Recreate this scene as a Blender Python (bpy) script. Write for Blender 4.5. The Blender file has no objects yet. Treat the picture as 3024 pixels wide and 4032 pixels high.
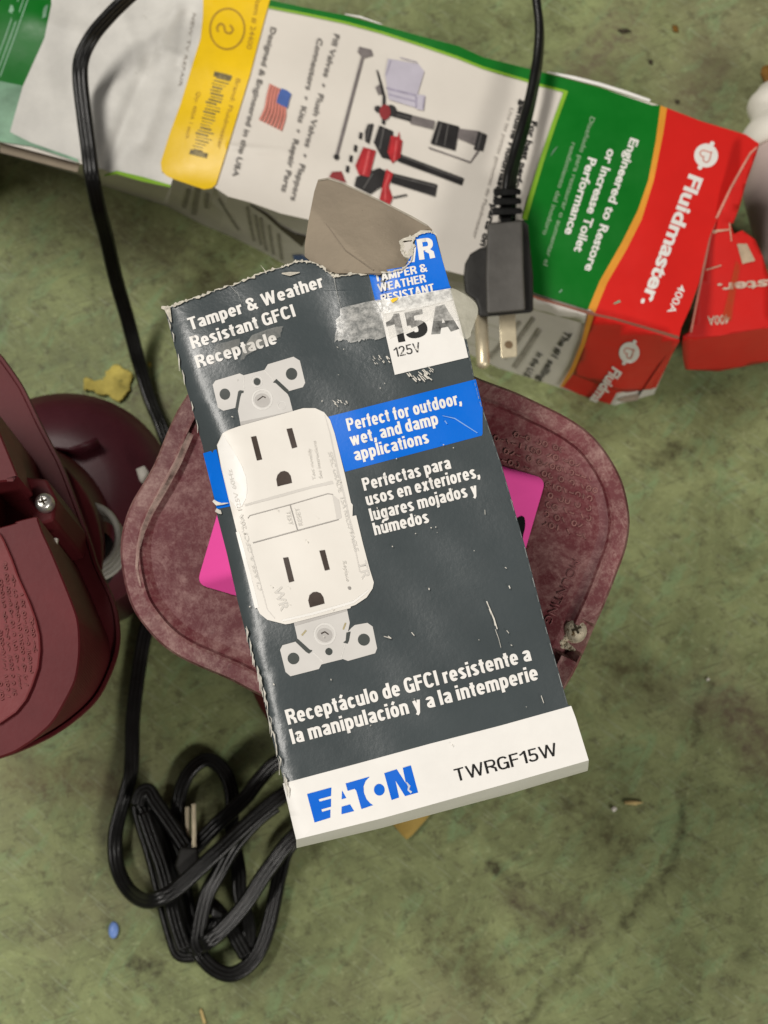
import bpy, bmesh, math, random
from mathutils import Vector
from mathutils.geometry import tessellate_polygon
random.seed(11)
scene = bpy.context.scene
COL = scene.collection

# ------------------------------------------------------------------ camera, world, lights, exposure
TILT = math.radians(14.5)
CAMZ = 0.590
FPX = 6055.0
CAM = Vector((0, 0, CAMZ))
FWD = Vector((0, math.sin(TILT), -math.cos(TILT)))
UPV = Vector((0, math.cos(TILT), math.sin(TILT)))
cd = bpy.data.cameras.new('camera')
cam = bpy.data.objects.new('camera', cd)
COL.objects.link(cam)
cam.location = CAM
cam.rotation_euler = (TILT, 0, 0)
cd.sensor_fit = 'VERTICAL'
cd.sensor_height = 36.0
cd.sensor_width = 27.0
cd.lens = 36.0 * FPX / 4032.0
cd.clip_start = 0.01
cd.clip_end = 50
cd.dof.use_dof = True
cd.dof.focus_distance = 0.357
cd.dof.aperture_fstop = 30.0
scene.camera = cam

world = bpy.data.worlds.new('World')
scene.world = world
world.use_nodes = True
wb = world.node_tree.nodes['Background']
wb.inputs[0].default_value = (1.0, 0.96, 0.90, 1)
wb.inputs[1].default_value = 0.065


def area(name, loc, aim, sx, sy, power, col):
    l = bpy.data.lights.new(name, 'AREA')
    l.shape = 'RECTANGLE'
    l.size, l.size_y = sx, sy
    l.energy = power
    l.color = col
    o = bpy.data.objects.new(name, l)
    COL.objects.link(o)
    o.location = loc
    o.rotation_euler = (Vector(aim) - Vector(loc)).to_track_quat('-Z', 'Y').to_euler()
    return o


area('ceiling_lamp', (-0.80, 0.45, 1.80), (0, 0.15, 0.1), 1.25, 0.26, 30.0, (1.0, 0.955, 0.895))
area('ceiling_lamp', (1.00, -1.10, 1.40), (0, 0.15, 0.1), 0.80, 0.26, 20.0, (1.0, 0.955, 0.895))
scene.view_settings.view_transform = 'Standard'
scene.view_settings.look = 'None'
scene.view_settings.gamma = 1.0
scene.view_settings.exposure = 0.0
scene.cycles.use_denoising = True
scene.cycles.max_bounces = 8


# ------------------------------------------------------------------ helpers
def P(px, py, z=0.0):
    """photo pixel -> the point of the horizontal plane at height z"""
    d = FWD + Vector((1, 0, 0)) * ((px - 1512) / FPX) + UPV * ((2016 - py) / FPX)
    return CAM + d * ((z - CAMZ) / d.z)


def crop(x0, y0, f):
    def g(*pts):
        r = [(x0 + x * f, y0 + y * f) for x, y in pts]
        return r
    return g


c1 = crop(0, 0, .6028); c2 = crop(900, 0, .6028); c3 = crop(1800, 200, .7378); c4 = crop(1700, 900, .6028)
A = crop(600, 900, .7836); B = crop(700, 1400, .5879); Cc = crop(1000, 2300, .8439); D = crop(1200, 850, .4822)
E = crop(1900, 1100, .4822); Fc = crop(400, 600, .5425); G = crop(2424, 200, .3617); G2 = crop(2424, 900, .3617)
H = crop(400, 2900, .4822); I = crop(1900, 1700, .4521); J = crop(0, 1300, .4219); K = crop(0, 1300, .8137)
L = crop(0, 2000, .4975); M = crop(1250, 100, .4521); N = crop(600, 0, .339); O = crop(1800, 300, .2712)
X = crop(1700, 800, .3617); Q = crop(1150, 2980, .3617); R = crop(1040, 2500, .3014); S2 = crop(800, 1380, .2652)
T = crop(700, 1600, .4975); U = crop(1600, 2600, .8584)


def one(fn, x, y):
    return fn((x, y))[0]


def lerp(a, b, t):
    return a + (b - a) * t


def interp(tab, v):
    if v <= tab[0][0]:
        return tab[0][1]
    for (a, fa), (b, fb) in zip(tab, tab[1:]):
        if v <= b:
            return lerp(fa, fb, (v - a) / (b - a))
    return tab[-1][1]


def srgb(r, g, b):
    def f(c):
        c /= 255.0
        return c / 12.92 if c <= .04045 else ((c + .055) / 1.055) ** 2.4
    return (f(r), f(g), f(b), 1.0)


def tag(o, label=None, cat=None, group=None, kind=None):
    if label: o['label'] = label
    if cat: o['category'] = cat
    if group: o['group'] = group
    if kind: o['kind'] = kind
    return o


def thing(name, label, cat, loc, group=None):
    o = bpy.data.objects.new(name, None)
    o.empty_display_size = 0.01
    COL.objects.link(o)
    o.location = loc
    return tag(o, label, cat, group)


def link(name, me, mat, parent=None, smooth=False):
    o = bpy.data.objects.new(name, me)
    COL.objects.link(o)
    if mat is not None:
        me.materials.append(mat)
    if smooth:
        for p in me.polygons:
            p.use_smooth = True
    if parent is not None:
        o.parent = parent
        root = parent
        off = Vector((0, 0, 0))
        while root is not None:
            off += root.location
            root = root.parent
        me.transform(__import__('mathutils').Matrix.Translation(-off))
    return o


def from_bm(name, bm, mat, parent=None, smooth=False):
    bmesh.ops.recalc_face_normals(bm, faces=bm.faces)
    me = bpy.data.meshes.new(name)
    bm.to_mesh(me)
    bm.free()
    return link(name, me, mat, parent, smooth)


# ---- text: letters as flat triangles, normalised to width 0..1 and cap height 1
_txt = {}


def text_tris(s, bold):
    key = (s, bold)
    if key in _txt:
        return _txt[key]

    def grab(body, off):
        cu = bpy.data.curves.new('lettering', 'FONT')
        cu.body = body
        cu.offset = off
        cu.resolution_u = 4
        cu.fill_mode = 'BOTH' if hasattr(cu, 'fill_mode') else 'FRONT'
        ob = bpy.data.objects.new('lettering', cu)
        COL.objects.link(ob)
        bpy.context.view_layer.update()
        me = bpy.data.meshes.new_from_object(ob.evaluated_get(bpy.context.evaluated_depsgraph_get()))
        bpy.data.objects.remove(ob)
        bpy.data.curves.remove(cu)
        me.calc_loop_triangles()
        vs = [(v.co.x, v.co.y) for v in me.vertices]
        ts = [tuple(t.vertices) for t in me.loop_triangles]
        bpy.data.meshes.remove(me)
        return vs, ts
    hv, _ = grab('H', bold)
    y0, y1 = min(v[1] for v in hv), max(v[1] for v in hv)
    vs, ts = grab(s, bold)
    x0, x1 = min(v[0] for v in vs), max(v[0] for v in vs)
    vs = [((x - x0) / (x1 - x0), (y - y0) / (y1 - y0)) for x, y in vs]
    _txt[key] = (vs, ts)
    return vs, ts


# ---- a condensed bold grotesque drawn with strokes (cap height 1, x-height .73)
def grotesque(body, t):
    w = t / 2
    XH = .73
    out = []

    def arc(cx, cy, rx, ry, a0, a1, n=14, e=2.5):
        pts = []
        for i in range(n + 1):
            a = math.radians(lerp(a0, a1, i / n))
            c, q = math.cos(a), math.sin(a)
            pts.append((cx + rx * math.copysign(abs(c) ** (2 / e), c), cy + ry * math.copysign(abs(q) ** (2 / e), q)))
        return pts

    def st(pts, x, th=None):
        th = th or t
        pts = [(p[0] + x, p[1]) for p in pts]
        l, r = [], []
        for i, p in enumerate(pts):
            a, c = pts[max(i - 1, 0)], pts[min(i + 1, len(pts) - 1)]
            dx, dy = c[0] - a[0], c[1] - a[1]
            n = math.hypot(dx, dy) or 1
            l.append((p[0] - dy / n * th / 2, p[1] + dx / n * th / 2))
            r.append((p[0] + dy / n * th / 2, p[1] - dx / n * th / 2))
        out.append(l + r)

    def closed(pts, x, th=None):
        th = th or t
        n = len(pts) - 1
        ext = pts[-2:-1] + pts + pts[1:2]
        l, r = [], []
        for i in range(1, n + 2):
            a, c, p = ext[i - 1], ext[i + 1], ext[i]
            dx, dy = c[0] - a[0], c[1] - a[1]
            q = math.hypot(dx, dy) or 1
            l.append((p[0] + x - dy / q * th / 2, p[1] + dx / q * th / 2))
            r.append((p[0] + x + dy / q * th / 2, p[1] - dx / q * th / 2))
        out.append(l + r)

    hb = t * .86          # horizontals a little thinner
    hw = hb / 2

    def bowl(x, W, b, m):
        closed(arc(W / 2, (b + m) / 2, W / 2 - w, (m - b) / 2 - hw, 0, 360, 30), x)
    x = 0.0
    first = None
    for ch in body:
        base = {'á': 'a', 'ó': 'o', 'ú': 'u', 'í': 'i'}.get(ch, ch)
        W = .50
        r = W - w
        if base == ' ':
            x += .24
            continue
        if base in 'acdeopq':
            if base == 'a':
                W = .48; r = W - w
                st(arc(W / 2 - .0, XH - .21, W / 2 - w, .21 - hw, 168, 0) + [(r, .0)], x)
                st([(r, .43), (.27, .405)] + arc(.25, .21, .25 - w, .195 - hw + .01, 95, 285, 14) + [(r - .02, .14)], x, hb)
            elif base == 'c':
                W = .46
                st(arc(W / 2, XH / 2, W / 2 - w, XH / 2 - hw, 32, 328, 24), x)
            elif base == 'e':
                W = .49
                st(arc(W / 2, XH / 2, W / 2 - w, XH / 2 - hw, 0, 318, 26), x)
                st([(w, XH / 2 - .02), (W, XH / 2 - .02)], x, hb * .8)
            elif base == 'o':
                bowl(x, W, 0, XH)
            elif base == 'd':
                bowl(x, W, 0, XH); st([(r, 0), (r, 1)], x)
            elif base == 'p':
                bowl(x, W, 0, XH); st([(w, -.24), (w, XH)], x)
            elif base == 'q':
                bowl(x, W, 0, XH); st([(r, -.24), (r, XH)], x)
        elif base == 'b':
            bowl(x, W, 0, XH); st([(w, 0), (w, 1)], x)
        elif base == 'f':
            W = .31
            st([(.155, 0), (.155, .80)] + arc(.285, .80, .13, .2 - hw, 180, 95, 8), x); st([(0, XH - hw), (W, XH - hw)], x, hb)
        elif base == 'g':
            bowl(x, W, 0, XH); st([(r, XH), (r, -.05)] + arc(W / 2, -.05, W / 2 - w, .19 - hw, 0, -165, 12), x)
        elif base in 'hnm':
            if base == 'm':
                W = .78
                st([(w, 0), (w, XH)], x)
                h1 = W / 2
                st(arc((w + h1) / 2, XH - .22, (h1 - w) / 2, .22 - hw, 175, 0) + [(h1, 0)], x)
                st(arc((h1 + W - w) / 2, XH - .22, (W - w - h1) / 2, .22 - hw, 175, 0) + [(W - w, 0)], x)
            else:
                st([(w, 0), (w, 1 if base == 'h' else XH)], x)
                st(arc(W / 2, XH - .22, W / 2 - w, .22 - hw, 175, 0) + [(r, 0)], x)
        elif base == 'i':
            W = t
            st([(w, 0), (w, XH)], x)
            if ch == 'i':
                st([(w, .84), (w, 1)], x)
        elif base == 'j':
            W = t
            st([(w, XH), (w, -.10)] + arc(-.04, -.10, .04 + w, .14 - hw, 0, -90, 6), x); st([(w, .84), (w, 1)], x)
        elif base == 'l':
            W = t
            st([(w, 0), (w, 1)], x)
        elif base == 'r':
            W = .33
            st([(w, 0), (w, XH)], x); st(arc(.31, XH - .26, .31 - w, .26 - hw, 178, 88, 8), x)
        elif base == 's' or base == 'S':
            hgt = XH if base == 's' else 1.0
            W = .45 if base == 's' else .56
            a = hgt * .27
            st(arc(W / 2, hgt - a, W / 2 - w, a - hw, 20, 180, 10, 2.2) + [(w + .02, hgt - a - .05 * hgt), (W / 2, hgt / 2), (W - w - .02, a + .05 * hgt)] + arc(W / 2, a, W / 2 - w, a - hw, 0, -160, 10, 2.2), x)
        elif base == 't':
            W = .31
            st([(.155, .92), (.155, .17)] + arc(.285, .17, .13, .17 - hw, 180, 265, 7), x); st([(0, XH - hw), (W, XH - hw)], x, hb)
        elif base == 'u':
            st([(w, XH), (w, .22)] + arc(W / 2, .22, W / 2 - w, .22 - hw, 180, 355, 12), x); st([(r, 0), (r, XH)], x)
        elif base in 'wWvVyxA':
            top = 1.0 if base in 'WVA' else XH
            if base in 'wW':
                W = .76 if base == 'w' else .96
                for k in range(4):
                    xa, xb = w + (W - t) * k / 4, w + (W - t) * (k + 1) / 4
                    st([(xa, top), (xb, 0)] if k % 2 == 0 else [(xa, 0), (xb, top)], x, t * .88)
            elif base in 'vVy':
                W = .48 if base != 'V' else .60
                st([(w, top), (W / 2, 0)], x); st([(W - w, top), (W / 2, 0)] if base != 'y' else [(W - w, top), (W / 2 - .04, -.10), (.10, -.215)], x)
            elif base == 'x':
                W = .50
                st([(w, 0), (W - w, top)], x); st([(w, top), (W - w, 0)], x)
            else:
                W = .62
                st([(w * .9, 0), (W / 2, 1)], x); st([(W - w * .9, 0), (W / 2, 1)], x); st([(.15, .27), (W - .15, .27)], x, hb)
        elif base == 'C' or base == 'G':
            W = .60
            st(arc(W / 2, .5, W / 2 - w, .5 - hw, 35, 325 if base == 'C' else 360, 26, 2.7), x)
            if base == 'G':
                st([(W - w, 0), (W - w, .50)], x); st([(W / 2 + .03, .46), (W, .46)], x, hb)
        elif base in 'EFHIMNPRT':
            W = {'E': .50, 'F': .48, 'H': .60, 'I': t, 'M': .74, 'N': .61, 'P': .56, 'R': .58, 'T': .52}[base]
            r = W - w
            if base == 'T':
                st([(W / 2, 0), (W / 2, 1)], x); st([(0, 1 - hw), (W, 1 - hw)], x, hb)
            else:
                st([(w, 0), (w, 1)], x)
            if base in 'EF':
                st([(0, 1 - hw), (W, 1 - hw)], x, hb); st([(0, .52), (W - .04, .52)], x, hb)
                if base == 'E':
                    st([(0, hw), (W, hw)], x, hb)
            if base == 'H':
                st([(r, 0), (r, 1)], x); st([(w, .52), (r, .52)], x, hb)
            if base == 'N':
                st([(r, 0), (r, 1)], x); st([(w, 1), (r, 0)], x)
            if base == 'M':
                st([(r, 0), (r, 1)], x); st([(w, 1), (W / 2, .05)], x, t * .9); st([(r, 1), (W / 2, .05)], x, t * .9)
            if base in 'PR':
                st([(w, 1 - hw), (W * .55, 1 - hw)] + arc(W * .55, .715, W * .45 - w, .285 - hw, 90, -90, 12) + [(w, .43 + hw)], x, t * .93)
                if base == 'R':
                    st([(W * .52, .45), (r - .01, .28), (r + .01, .0)], x)
        elif base == '&':
            W = .66
            st(arc(.27, .775, .17, .225 - hw, -50, 230, 16, 2.1) + [(.20, .58), (W - .04, .0)], x, t * .9)
            st([(.33, .60), (.16, .46)] + arc(.25, .25, .25 - w, .25 - hw, 150, 300, 10, 2.2) + [(.50, .22), (.56, .46)], x, t * .9)
        elif base == '1':
            W = .34
            st([(W - w, 0), (W - w, 1)], x); st([(0, .74), (.12, .80), (W - w, .96)], x, hb)
        elif base == '2':
            W = .50
            st(arc(W / 2, .72, W / 2 - w, .28 - hw, 170, -20, 12) + [(W - .14, .5), (w, .1)], x); st([(0, hw), (W, hw)], x, hb)
        elif base == '5':
            W = .52
            st([(.07, 1 - hw), (W - .03, 1 - hw)], x, hb); st([(.07 + w, 1), (.05 + w, .5)], x, t * .9)
            st([(w + .03, .50)] + arc(W / 2 - .01, .31, W / 2 - w + .01, .31 - hw, 120, -165, 18), x)
        elif base == ',':
            W = t
            st([(w, t), (w, 0), (w * .3, -.17)], x)
        elif base == '.':
            W = t
            st([(w, 0), (w, t)], x)
        if ch in 'áóúí':
            c = W / 2
            st([(c - .05, .82), (c + .07, 1.02)], x, hb)
        x += W + .075
    xs = [p[0] for q in out for p in q]
    return out, min(xs), max(xs)


class Print:
    """flat shapes in photo pixels, laid on a surface S(px, py, lift) -> point"""
    def __init__(s):
        s.v = []
        s.f = []

    def poly(s, pts, holes=()):
        loops = [[Vector((p[0], p[1], 0)) for p in l] for l in [pts] + list(holes)]
        flat = [p for l in loops for p in l]
        b = len(s.v)
        s.v += [(p.x, p.y, 0.0) for p in flat]
        s.f += [tuple(b + i for i in t) for t in tessellate_polygon(loops)]
        return s

    def line(s, pts, w, z=0.0):
        ws = w if isinstance(w, (list, tuple)) else [w] * len(pts)
        l, r = [], []
        for i, p in enumerate(pts):
            a = pts[max(i - 1, 0)]
            c = pts[min(i + 1, len(pts) - 1)]
            dx, dy = c[0] - a[0], c[1] - a[1]
            n = math.hypot(dx, dy) or 1
            l.append((p[0] - dy / n * ws[i] / 2, p[1] + dx / n * ws[i] / 2))
            r.append((p[0] + dy / n * ws[i] / 2, p[1] - dx / n * ws[i] / 2))
        b = len(s.v)
        n = len(pts)
        s.v += [(p[0], p[1], z) for p in l + r]
        for i in range(n - 1):
            s.f.append((b + i, b + i + 1, b + n + i + 1, b + n + i))
        return s

    def grot(s, body, p0, p1, h, t=.195, up=None):
        """condensed bold sans built from strokes"""
        strokes, x0, x1 = grotesque(body, t)
        dx, dy = p1[0] - p0[0], p1[1] - p0[1]
        n = math.hypot(dx, dy)
        if up is None:
            up = (dy / n, -dx / n)
        for k, quad in enumerate(strokes):
            b = len(s.v)
            z = (k % 7) * 6e-6
            s.v += [(p0[0] + dx * (x - x0) / (x1 - x0) + up[0] * h * y, p0[1] + dy * (x - x0) / (x1 - x0) + up[1] * h * y, z) for x, y in quad]
            m = len(quad) // 2
            for i in range(m - 1):
                s.f.append((b + i, b + i + 1, b + m + i + 1, b + m + i))
        return s

    def disc(s, c, r, ry=None, n=28, rot=0.0):
        ry = ry or r
        pts = []
        for i in range(n):
            a = 2 * math.pi * i / n
            x, y = r * math.cos(a), ry * math.sin(a)
            pts.append((c[0] + x * math.cos(rot) - y * math.sin(rot), c[1] + x * math.sin(rot) + y * math.cos(rot)))
        return s.poly(pts)

    def ring(s, c, r, w, ry=None, n=32, rot=0.0):
        ry = ry or r
        b = len(s.v)
        for k in (0, 1):
            for i in range(n):
                a = 2 * math.pi * i / n
                x, y = (r - k * w) * math.cos(a), (ry - k * w) * math.sin(a)
                s.v.append((c[0] + x * math.cos(rot) - y * math.sin(rot), c[1] + x * math.sin(rot) + y * math.cos(rot), 0.0))
        for i in range(n):
            j = (i + 1) % n
            s.f.append((b + i, b + j, b + n + j, b + n + i))
        return s

    def text(s, body, p0, p1, h, bold=0.02, up=None):
        vs, ts = text_tris(body, bold)
        dx, dy = p1[0] - p0[0], p1[1] - p0[1]
        n = math.hypot(dx, dy)
        if up is None:
            up = (dy / n, -dx / n)
        else:
            k = math.hypot(*up)
            up = (up[0] / k, up[1] / k)
        b = len(s.v)
        s.v += [(p0[0] + dx * x + up[0] * h * y, p0[1] + dy * x + up[1] * h * y, 0.0) for x, y in vs]
        s.f += [tuple(b + i for i in t) for t in ts]
        return s

    def build_each(s, name, *a, **k):
        """every separate shape becomes an object of its own"""
        par = list(range(len(s.v)))

        def find(i):
            while par[i] != i:
                par[i] = par[par[i]]
                i = par[i]
            return i
        for f in s.f:
            for i in f[1:]:
                par[find(i)] = find(f[0])
        groups = {}
        for f in s.f:
            groups.setdefault(find(f[0]), []).append(f)
        res = []
        for fs in groups.values():
            p = Print()
            idx = {}
            for f in fs:
                for i in f:
                    if i not in idx:
                        idx[i] = len(p.v)
                        p.v.append(s.v[i])
                p.f.append(tuple(idx[i] for i in f))
            res.append(p.build(name, *a, **k))
        return res

    def build(s, name, S, mat, parent, lift=0.0, step=None, thick=0.0, smooth=True, edges=()):
        bm = bmesh.new()
        vv = [bm.verts.new(p) for p in s.v]
        for f in s.f:
            try:
                bm.faces.new([vv[i] for i in f])
            except ValueError:
                pass
        if step:
            xs = [p[0] for p in s.v]
            ys = [p[1] for p in s.v]
            k = math.floor(min(xs) / step) * step
            while k < max(xs):
                bmesh.ops.bisect_plane(bm, geom=bm.verts[:] + bm.edges[:] + bm.faces[:], plane_co=(k, 0, 0), plane_no=(1, 0, 0))
                k += step
            k = math.floor(min(ys) / step) * step
            while k < max(ys):
                bmesh.ops.bisect_plane(bm, geom=bm.verts[:] + bm.edges[:] + bm.faces[:], plane_co=(0, k, 0), plane_no=(0, 1, 0))
                k += step
        for (co, no) in edges:
            bmesh.ops.bisect_plane(bm, geom=bm.verts[:] + bm.edges[:] + bm.faces[:], plane_co=(co[0], co[1], 0), plane_no=(no[0], no[1], 0))
        for v in bm.verts:
            v.co = S(v.co.x, v.co.y, lift + v.co.z)
        for f in bm.faces:
            f.normal_update()
            c = f.calc_center_median()
            if f.normal.dot(CAM - c) < 0:
                f.normal_flip()
        me = bpy.data.meshes.new(name)
        bm.to_mesh(me)
        bm.free()
        o = link(name, me, mat, parent, smooth)
        if thick:
            md = o.modifiers.new('thickness', 'SOLIDIFY')
            md.thickness = thick
            md.offset = -1
        return o


def surf(zf):
    def S(px, py, lift=0.0):
        return P(px, py, (zf(px, py) if callable(zf) else zf) + lift)
    return S


def plane3(a, b, c):
    n = (b - a).cross(c - a).normalized()
    if n.dot(CAM - a) < 0:
        n = -n

    def S(px, py, lift=0.0):
        d = (P(px, py, 0.0) - CAM).normalized()
        t = (a + n * lift - CAM).dot(n) / d.dot(n)
        return CAM + d * t
    return S


def catmull(pts, sub=8, closed=False):
    out = []
    n = len(pts)
    rng = range(n) if closed else range(n - 1)
    for i in rng:
        q = [pts[(i + k) % n] if closed else pts[min(max(i + k, 0), n - 1)] for k in (-1, 0, 1, 2)]
        for j in range(sub):
            t = j / sub
            out.append(tuple(0.5 * (2 * b + (c - a) * t + (2 * a - 5 * b + 4 * c - d) * t * t + (3 * b - a - 3 * c + d) * t ** 3)
                             for a, b, c, d in zip(*q)))
    if not closed:
        out.append(tuple(pts[-1]))
    return out


def resample(pts, n):
    pts = list(pts) + [pts[0]]
    acc = [0]
    for a, b in zip(pts, pts[1:]):
        acc.append(acc[-1] + math.hypot(b[0] - a[0], b[1] - a[1]))
    out = []
    k = 0
    for i in range(n):
        s = acc[-1] * i / n
        while acc[k + 1] < s:
            k += 1
        t = (s - acc[k]) / max(acc[k + 1] - acc[k], 1e-9)
        out.append((lerp(pts[k][0], pts[k + 1][0], t), lerp(pts[k][1], pts[k + 1][1], t)))
    return out


def inset(loop, d):
    n = len(loop)
    area2 = sum(loop[i][0] * loop[(i + 1) % n][1] - loop[(i + 1) % n][0] * loop[i][1] for i in range(n))
    sgn = 1 if area2 > 0 else -1
    out = []
    for i in range(n):
        a, c = loop[i - 2], loop[(i + 2) % n]
        dx, dy = c[0] - a[0], c[1] - a[1]
        l = math.hypot(dx, dy) or 1
        out.append((loop[i][0] - sgn * dy / l * d, loop[i][1] + sgn * dx / l * d))
    return out


def loft(rings, cap_top=True, cap_bottom=False):
    bm = bmesh.new()
    vr = [[bm.verts.new(p) for p in r] for r in rings]
    for a, b in zip(vr, vr[1:]):
        n = len(a)
        for i in range(n):
            j = (i + 1) % n
            bm.faces.new((a[i], a[j], b[j], b[i]))
    if cap_top:
        bm.faces.new(vr[-1])
    if cap_bottom:
        bm.faces.new(list(reversed(vr[0])))
    return bm


def add_box(bm, pts8):
    v = [bm.verts.new(p) for p in pts8]
    for f in ((0, 1, 2, 3), (7, 6, 5, 4), (0, 4, 5, 1), (1, 5, 6, 2), (2, 6, 7, 3), (3, 7, 4, 0)):
        bm.faces.new([v[i] for i in f])


def prism(name, top, ztop, bottom, zbot, mat, parent, bevel=0.0, smooth=False):
    """outline in photo pixels at two heights"""
    bm = loft([[P(x, y, zbot) for x, y in bottom], [P(x, y, ztop) for x, y in top]], True, True)
    o = from_bm(name, bm, mat, parent, smooth)
    if bevel:
        md = o.modifiers.new('bevel', 'BEVEL')
        md.width = bevel
        md.segments = 3
        md.limit_method = 'ANGLE'
        md.angle_limit = math.radians(35)
    return o


# ------------------------------------------------------------------ materials
def new_mat(name):
    m = bpy.data.materials.new(name)
    m.use_nodes = True
    return m, m.node_tree.nodes, m.node_tree.links, m.node_tree.nodes['Principled BSDF']


def noise_node(n, l, coord, scale, detail=4, rough=.6, stretch=None, dist=0.0):
    t = n.new('ShaderNodeTexNoise')
    t.inputs['Scale'].default_value = scale
    t.inputs['Detail'].default_value = detail
    t.inputs['Roughness'].default_value = rough
    t.inputs['Distortion'].default_value = dist
    if stretch:
        m0 = n.new('ShaderNodeMapping')
        m0.inputs['Rotation'].default_value = (0, 0, stretch[1])
        l.new(coord, m0.inputs['Vector'])
        mp = n.new('ShaderNodeMapping')
        mp.inputs['Scale'].default_value = stretch[0]
        l.new(m0.outputs[0], mp.inputs['Vector'])
        coord = mp.outputs[0]
    l.new(coord, t.inputs['Vector'])
    return t.outputs['Fac']


def ramp(n, l, fac, a, b, ca=(0, 0, 0, 1), cb=(1, 1, 1, 1)):
    r = n.new('ShaderNodeValToRGB')
    r.color_ramp.elements[0].position = a
    r.color_ramp.elements[1].position = b
    r.color_ramp.elements[0].color = ca
    r.color_ramp.elements[1].color = cb
    l.new(fac, r.inputs[0])
    return r.outputs[0]


def mix(n, l, fac, a, b, kind='MIX'):
    m = n.new('ShaderNodeMix')
    m.data_type = 'RGBA'
    m.blend_type = kind
    for idx, v in ((0, fac), (6, a), (7, b)):
        if isinstance(v, (int, float, tuple)):
            m.inputs[idx].default_value = v
        else:
            l.new(v, m.inputs[idx])
    return m.outputs[2]


def mth(n, l, op, a, b=None, clamp=False):
    m = n.new('ShaderNodeMath')
    m.operation = op
    m.use_clamp = clamp
    for i, v in enumerate((a, b)):
        if v is None:
            continue
        if isinstance(v, (int, float)):
            m.inputs[i].default_value = v
        else:
            l.new(v, m.inputs[i])
    return m.outputs[0]


def simple(name, col, rough=.5, vary=.08, scale=300, bump=.0, bscale=600, metal=0.0, spec=.25, flecks=None):
    m, n, l, b = new_mat(name)
    co = n.new('ShaderNodeTexCoord').outputs['Object']
    f = noise_node(n, l, co, scale, 5)
    lo = tuple(c * (1 - vary) for c in col[:3]) + (1,)
    hi = tuple(min(c * (1 + vary), 1) for c in col[:3]) + (1,)
    c = ramp(n, l, f, .3, .7, lo, hi)
    if flecks:
        fl = noise_node(n, l, co, flecks[0], 6, .75)
        c = mix(n, l, ramp(n, l, fl, flecks[1], flecks[1] + .05), c, flecks[2])
    l.new(c, b.inputs['Base Color'])
    l.new(ramp(n, l, noise_node(n, l, co, 90, 6, .7), .3, .7, (rough * .85,) * 3 + (1,), (min(rough * 1.2, 1),) * 3 + (1,)), b.inputs['Roughness'])
    b.inputs['Metallic'].default_value = metal
    b.inputs['Specular IOR Level'].default_value = spec
    if bump:
        bp = n.new('ShaderNodeBump')
        bp.inputs['Strength'].default_value = bump
        bp.inputs['Distance'].default_value = 0.0006
        l.new(noise_node(n, l, co, bscale, 4), bp.inputs['Height'])
        l.new(bp.outputs[0], b.inputs['Normal'])
    return m


WHITE = simple('white_card', (.80, .78, .73, 1), .42, .03, 60, .05, 900)
WHITEB = simple('white_print', (.83, .81, .77, 1), .40, .02)
SLATE = simple('slate_print', srgb(68, 75, 77), .28, .10, 26, .10, 900, spec=.5, flecks=(900, .76, (.42, .41, .38, 1)))
SLATEW = simple('slate_side', srgb(66, 72, 70), .45, .08, 80)
BLUE = simple('blue_print', (.0, .150, .70, 1), .34, .03, 60, .04, 1500, spec=.3)
LOGO = simple('blue_logo_print', (.0, .13, .66, 1), .35, .02)
BLACK = simple('black_print', (.012, .012, .012, 1), .4, .05)
GREYL = simple('worn_black_print', (.22, .22, .21, 1), .5, .6, 500)
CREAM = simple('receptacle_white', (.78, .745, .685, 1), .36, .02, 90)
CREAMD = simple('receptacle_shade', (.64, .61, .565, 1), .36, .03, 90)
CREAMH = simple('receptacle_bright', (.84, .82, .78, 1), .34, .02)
STRAP = simple('strap_grey_print', (.63, .61, .58, 1), .36, .04, 120)
STRAPD = simple('strap_dark_print', (.48, .46, .435, 1), .36, .06, 200)
SLOT = simple('slot_print', (.055, .04, .032, 1), .4, .2, 300)
SLOTG = simple('grey_line_print', (.33, .31, .29, 1), .4, .1)
EMB = simple('faint_grey_print', (.66, .635, .59, 1), .4, .03)
KRAFT = simple('kraft_card', srgb(146, 134, 117), .85, .13, 45, .35, 500, spec=.2, flecks=(620, .66, (.20, .165, .12, 1)))
FIBRE = simple('torn_fibre', (.62, .58, .49, 1), .9, .25, 900, .6, 2500, spec=.1)
GREEN = simple('green_print', (.003, .150, .012, 1), .36, .10, 45, .10, 160)
LIME = simple('lime_print', (.22, .42, .03, 1), .4, .15, 70)
RED = simple('red_print', (.66, .020, .016, 1), .34, .06, 40, .12, 120)
ORANGE = simple('orange_print', (.72, .30, .035, 1), .4, .10, 60)
YELLOW = simple('yellow_label', (.84, .55, .008, 1), .30, .08, 40, .35, 60)
YELLOWD = simple('yellow_label_print', (.42, .25, .02, 1), .4, .15, 200)
FADED = simple('faded_green_print', (.21, .38, .25, 1), .4, .35, 70, .3, 90)
PAPER = simple('carton_white', (.70, .655, .585, 1), .42, .05, 25, .15, 60)
FILM = simple('wrinkled_film', (.65, .635, .59, 1), .48, .16, 45, .55, 75, spec=.25, flecks=(75, .62, (.54, .525, .48, 1)))
SIDEW = simple('carton_side_white', (.68, .645, .59, 1), .5, .08, 30, .2, 60)
PINKP = simple('faded_red_print', (.62, .22, .17, 1), .4, .12, 120)
NAVY = simple('flag_blue_print', (.06, .12, .36, 1), .4, .1)
GREYT = simple('grey_print', (.20, .185, .17, 1), .45, .15, 200)
GREYF = simple('pale_grey_print', (.40, .37, .33, 1), .45, .15, 200)
LILAC = simple('lilac_print', (.50, .47, .54, 1), .4, .14, 40)
DKRED = simple('dark_red_print', (.24, .02, .022, 1), .4, .3, 90)
PINK = simple('pink_sticker', (.96, .10, .43, 1), .45, .04, 30)
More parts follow.
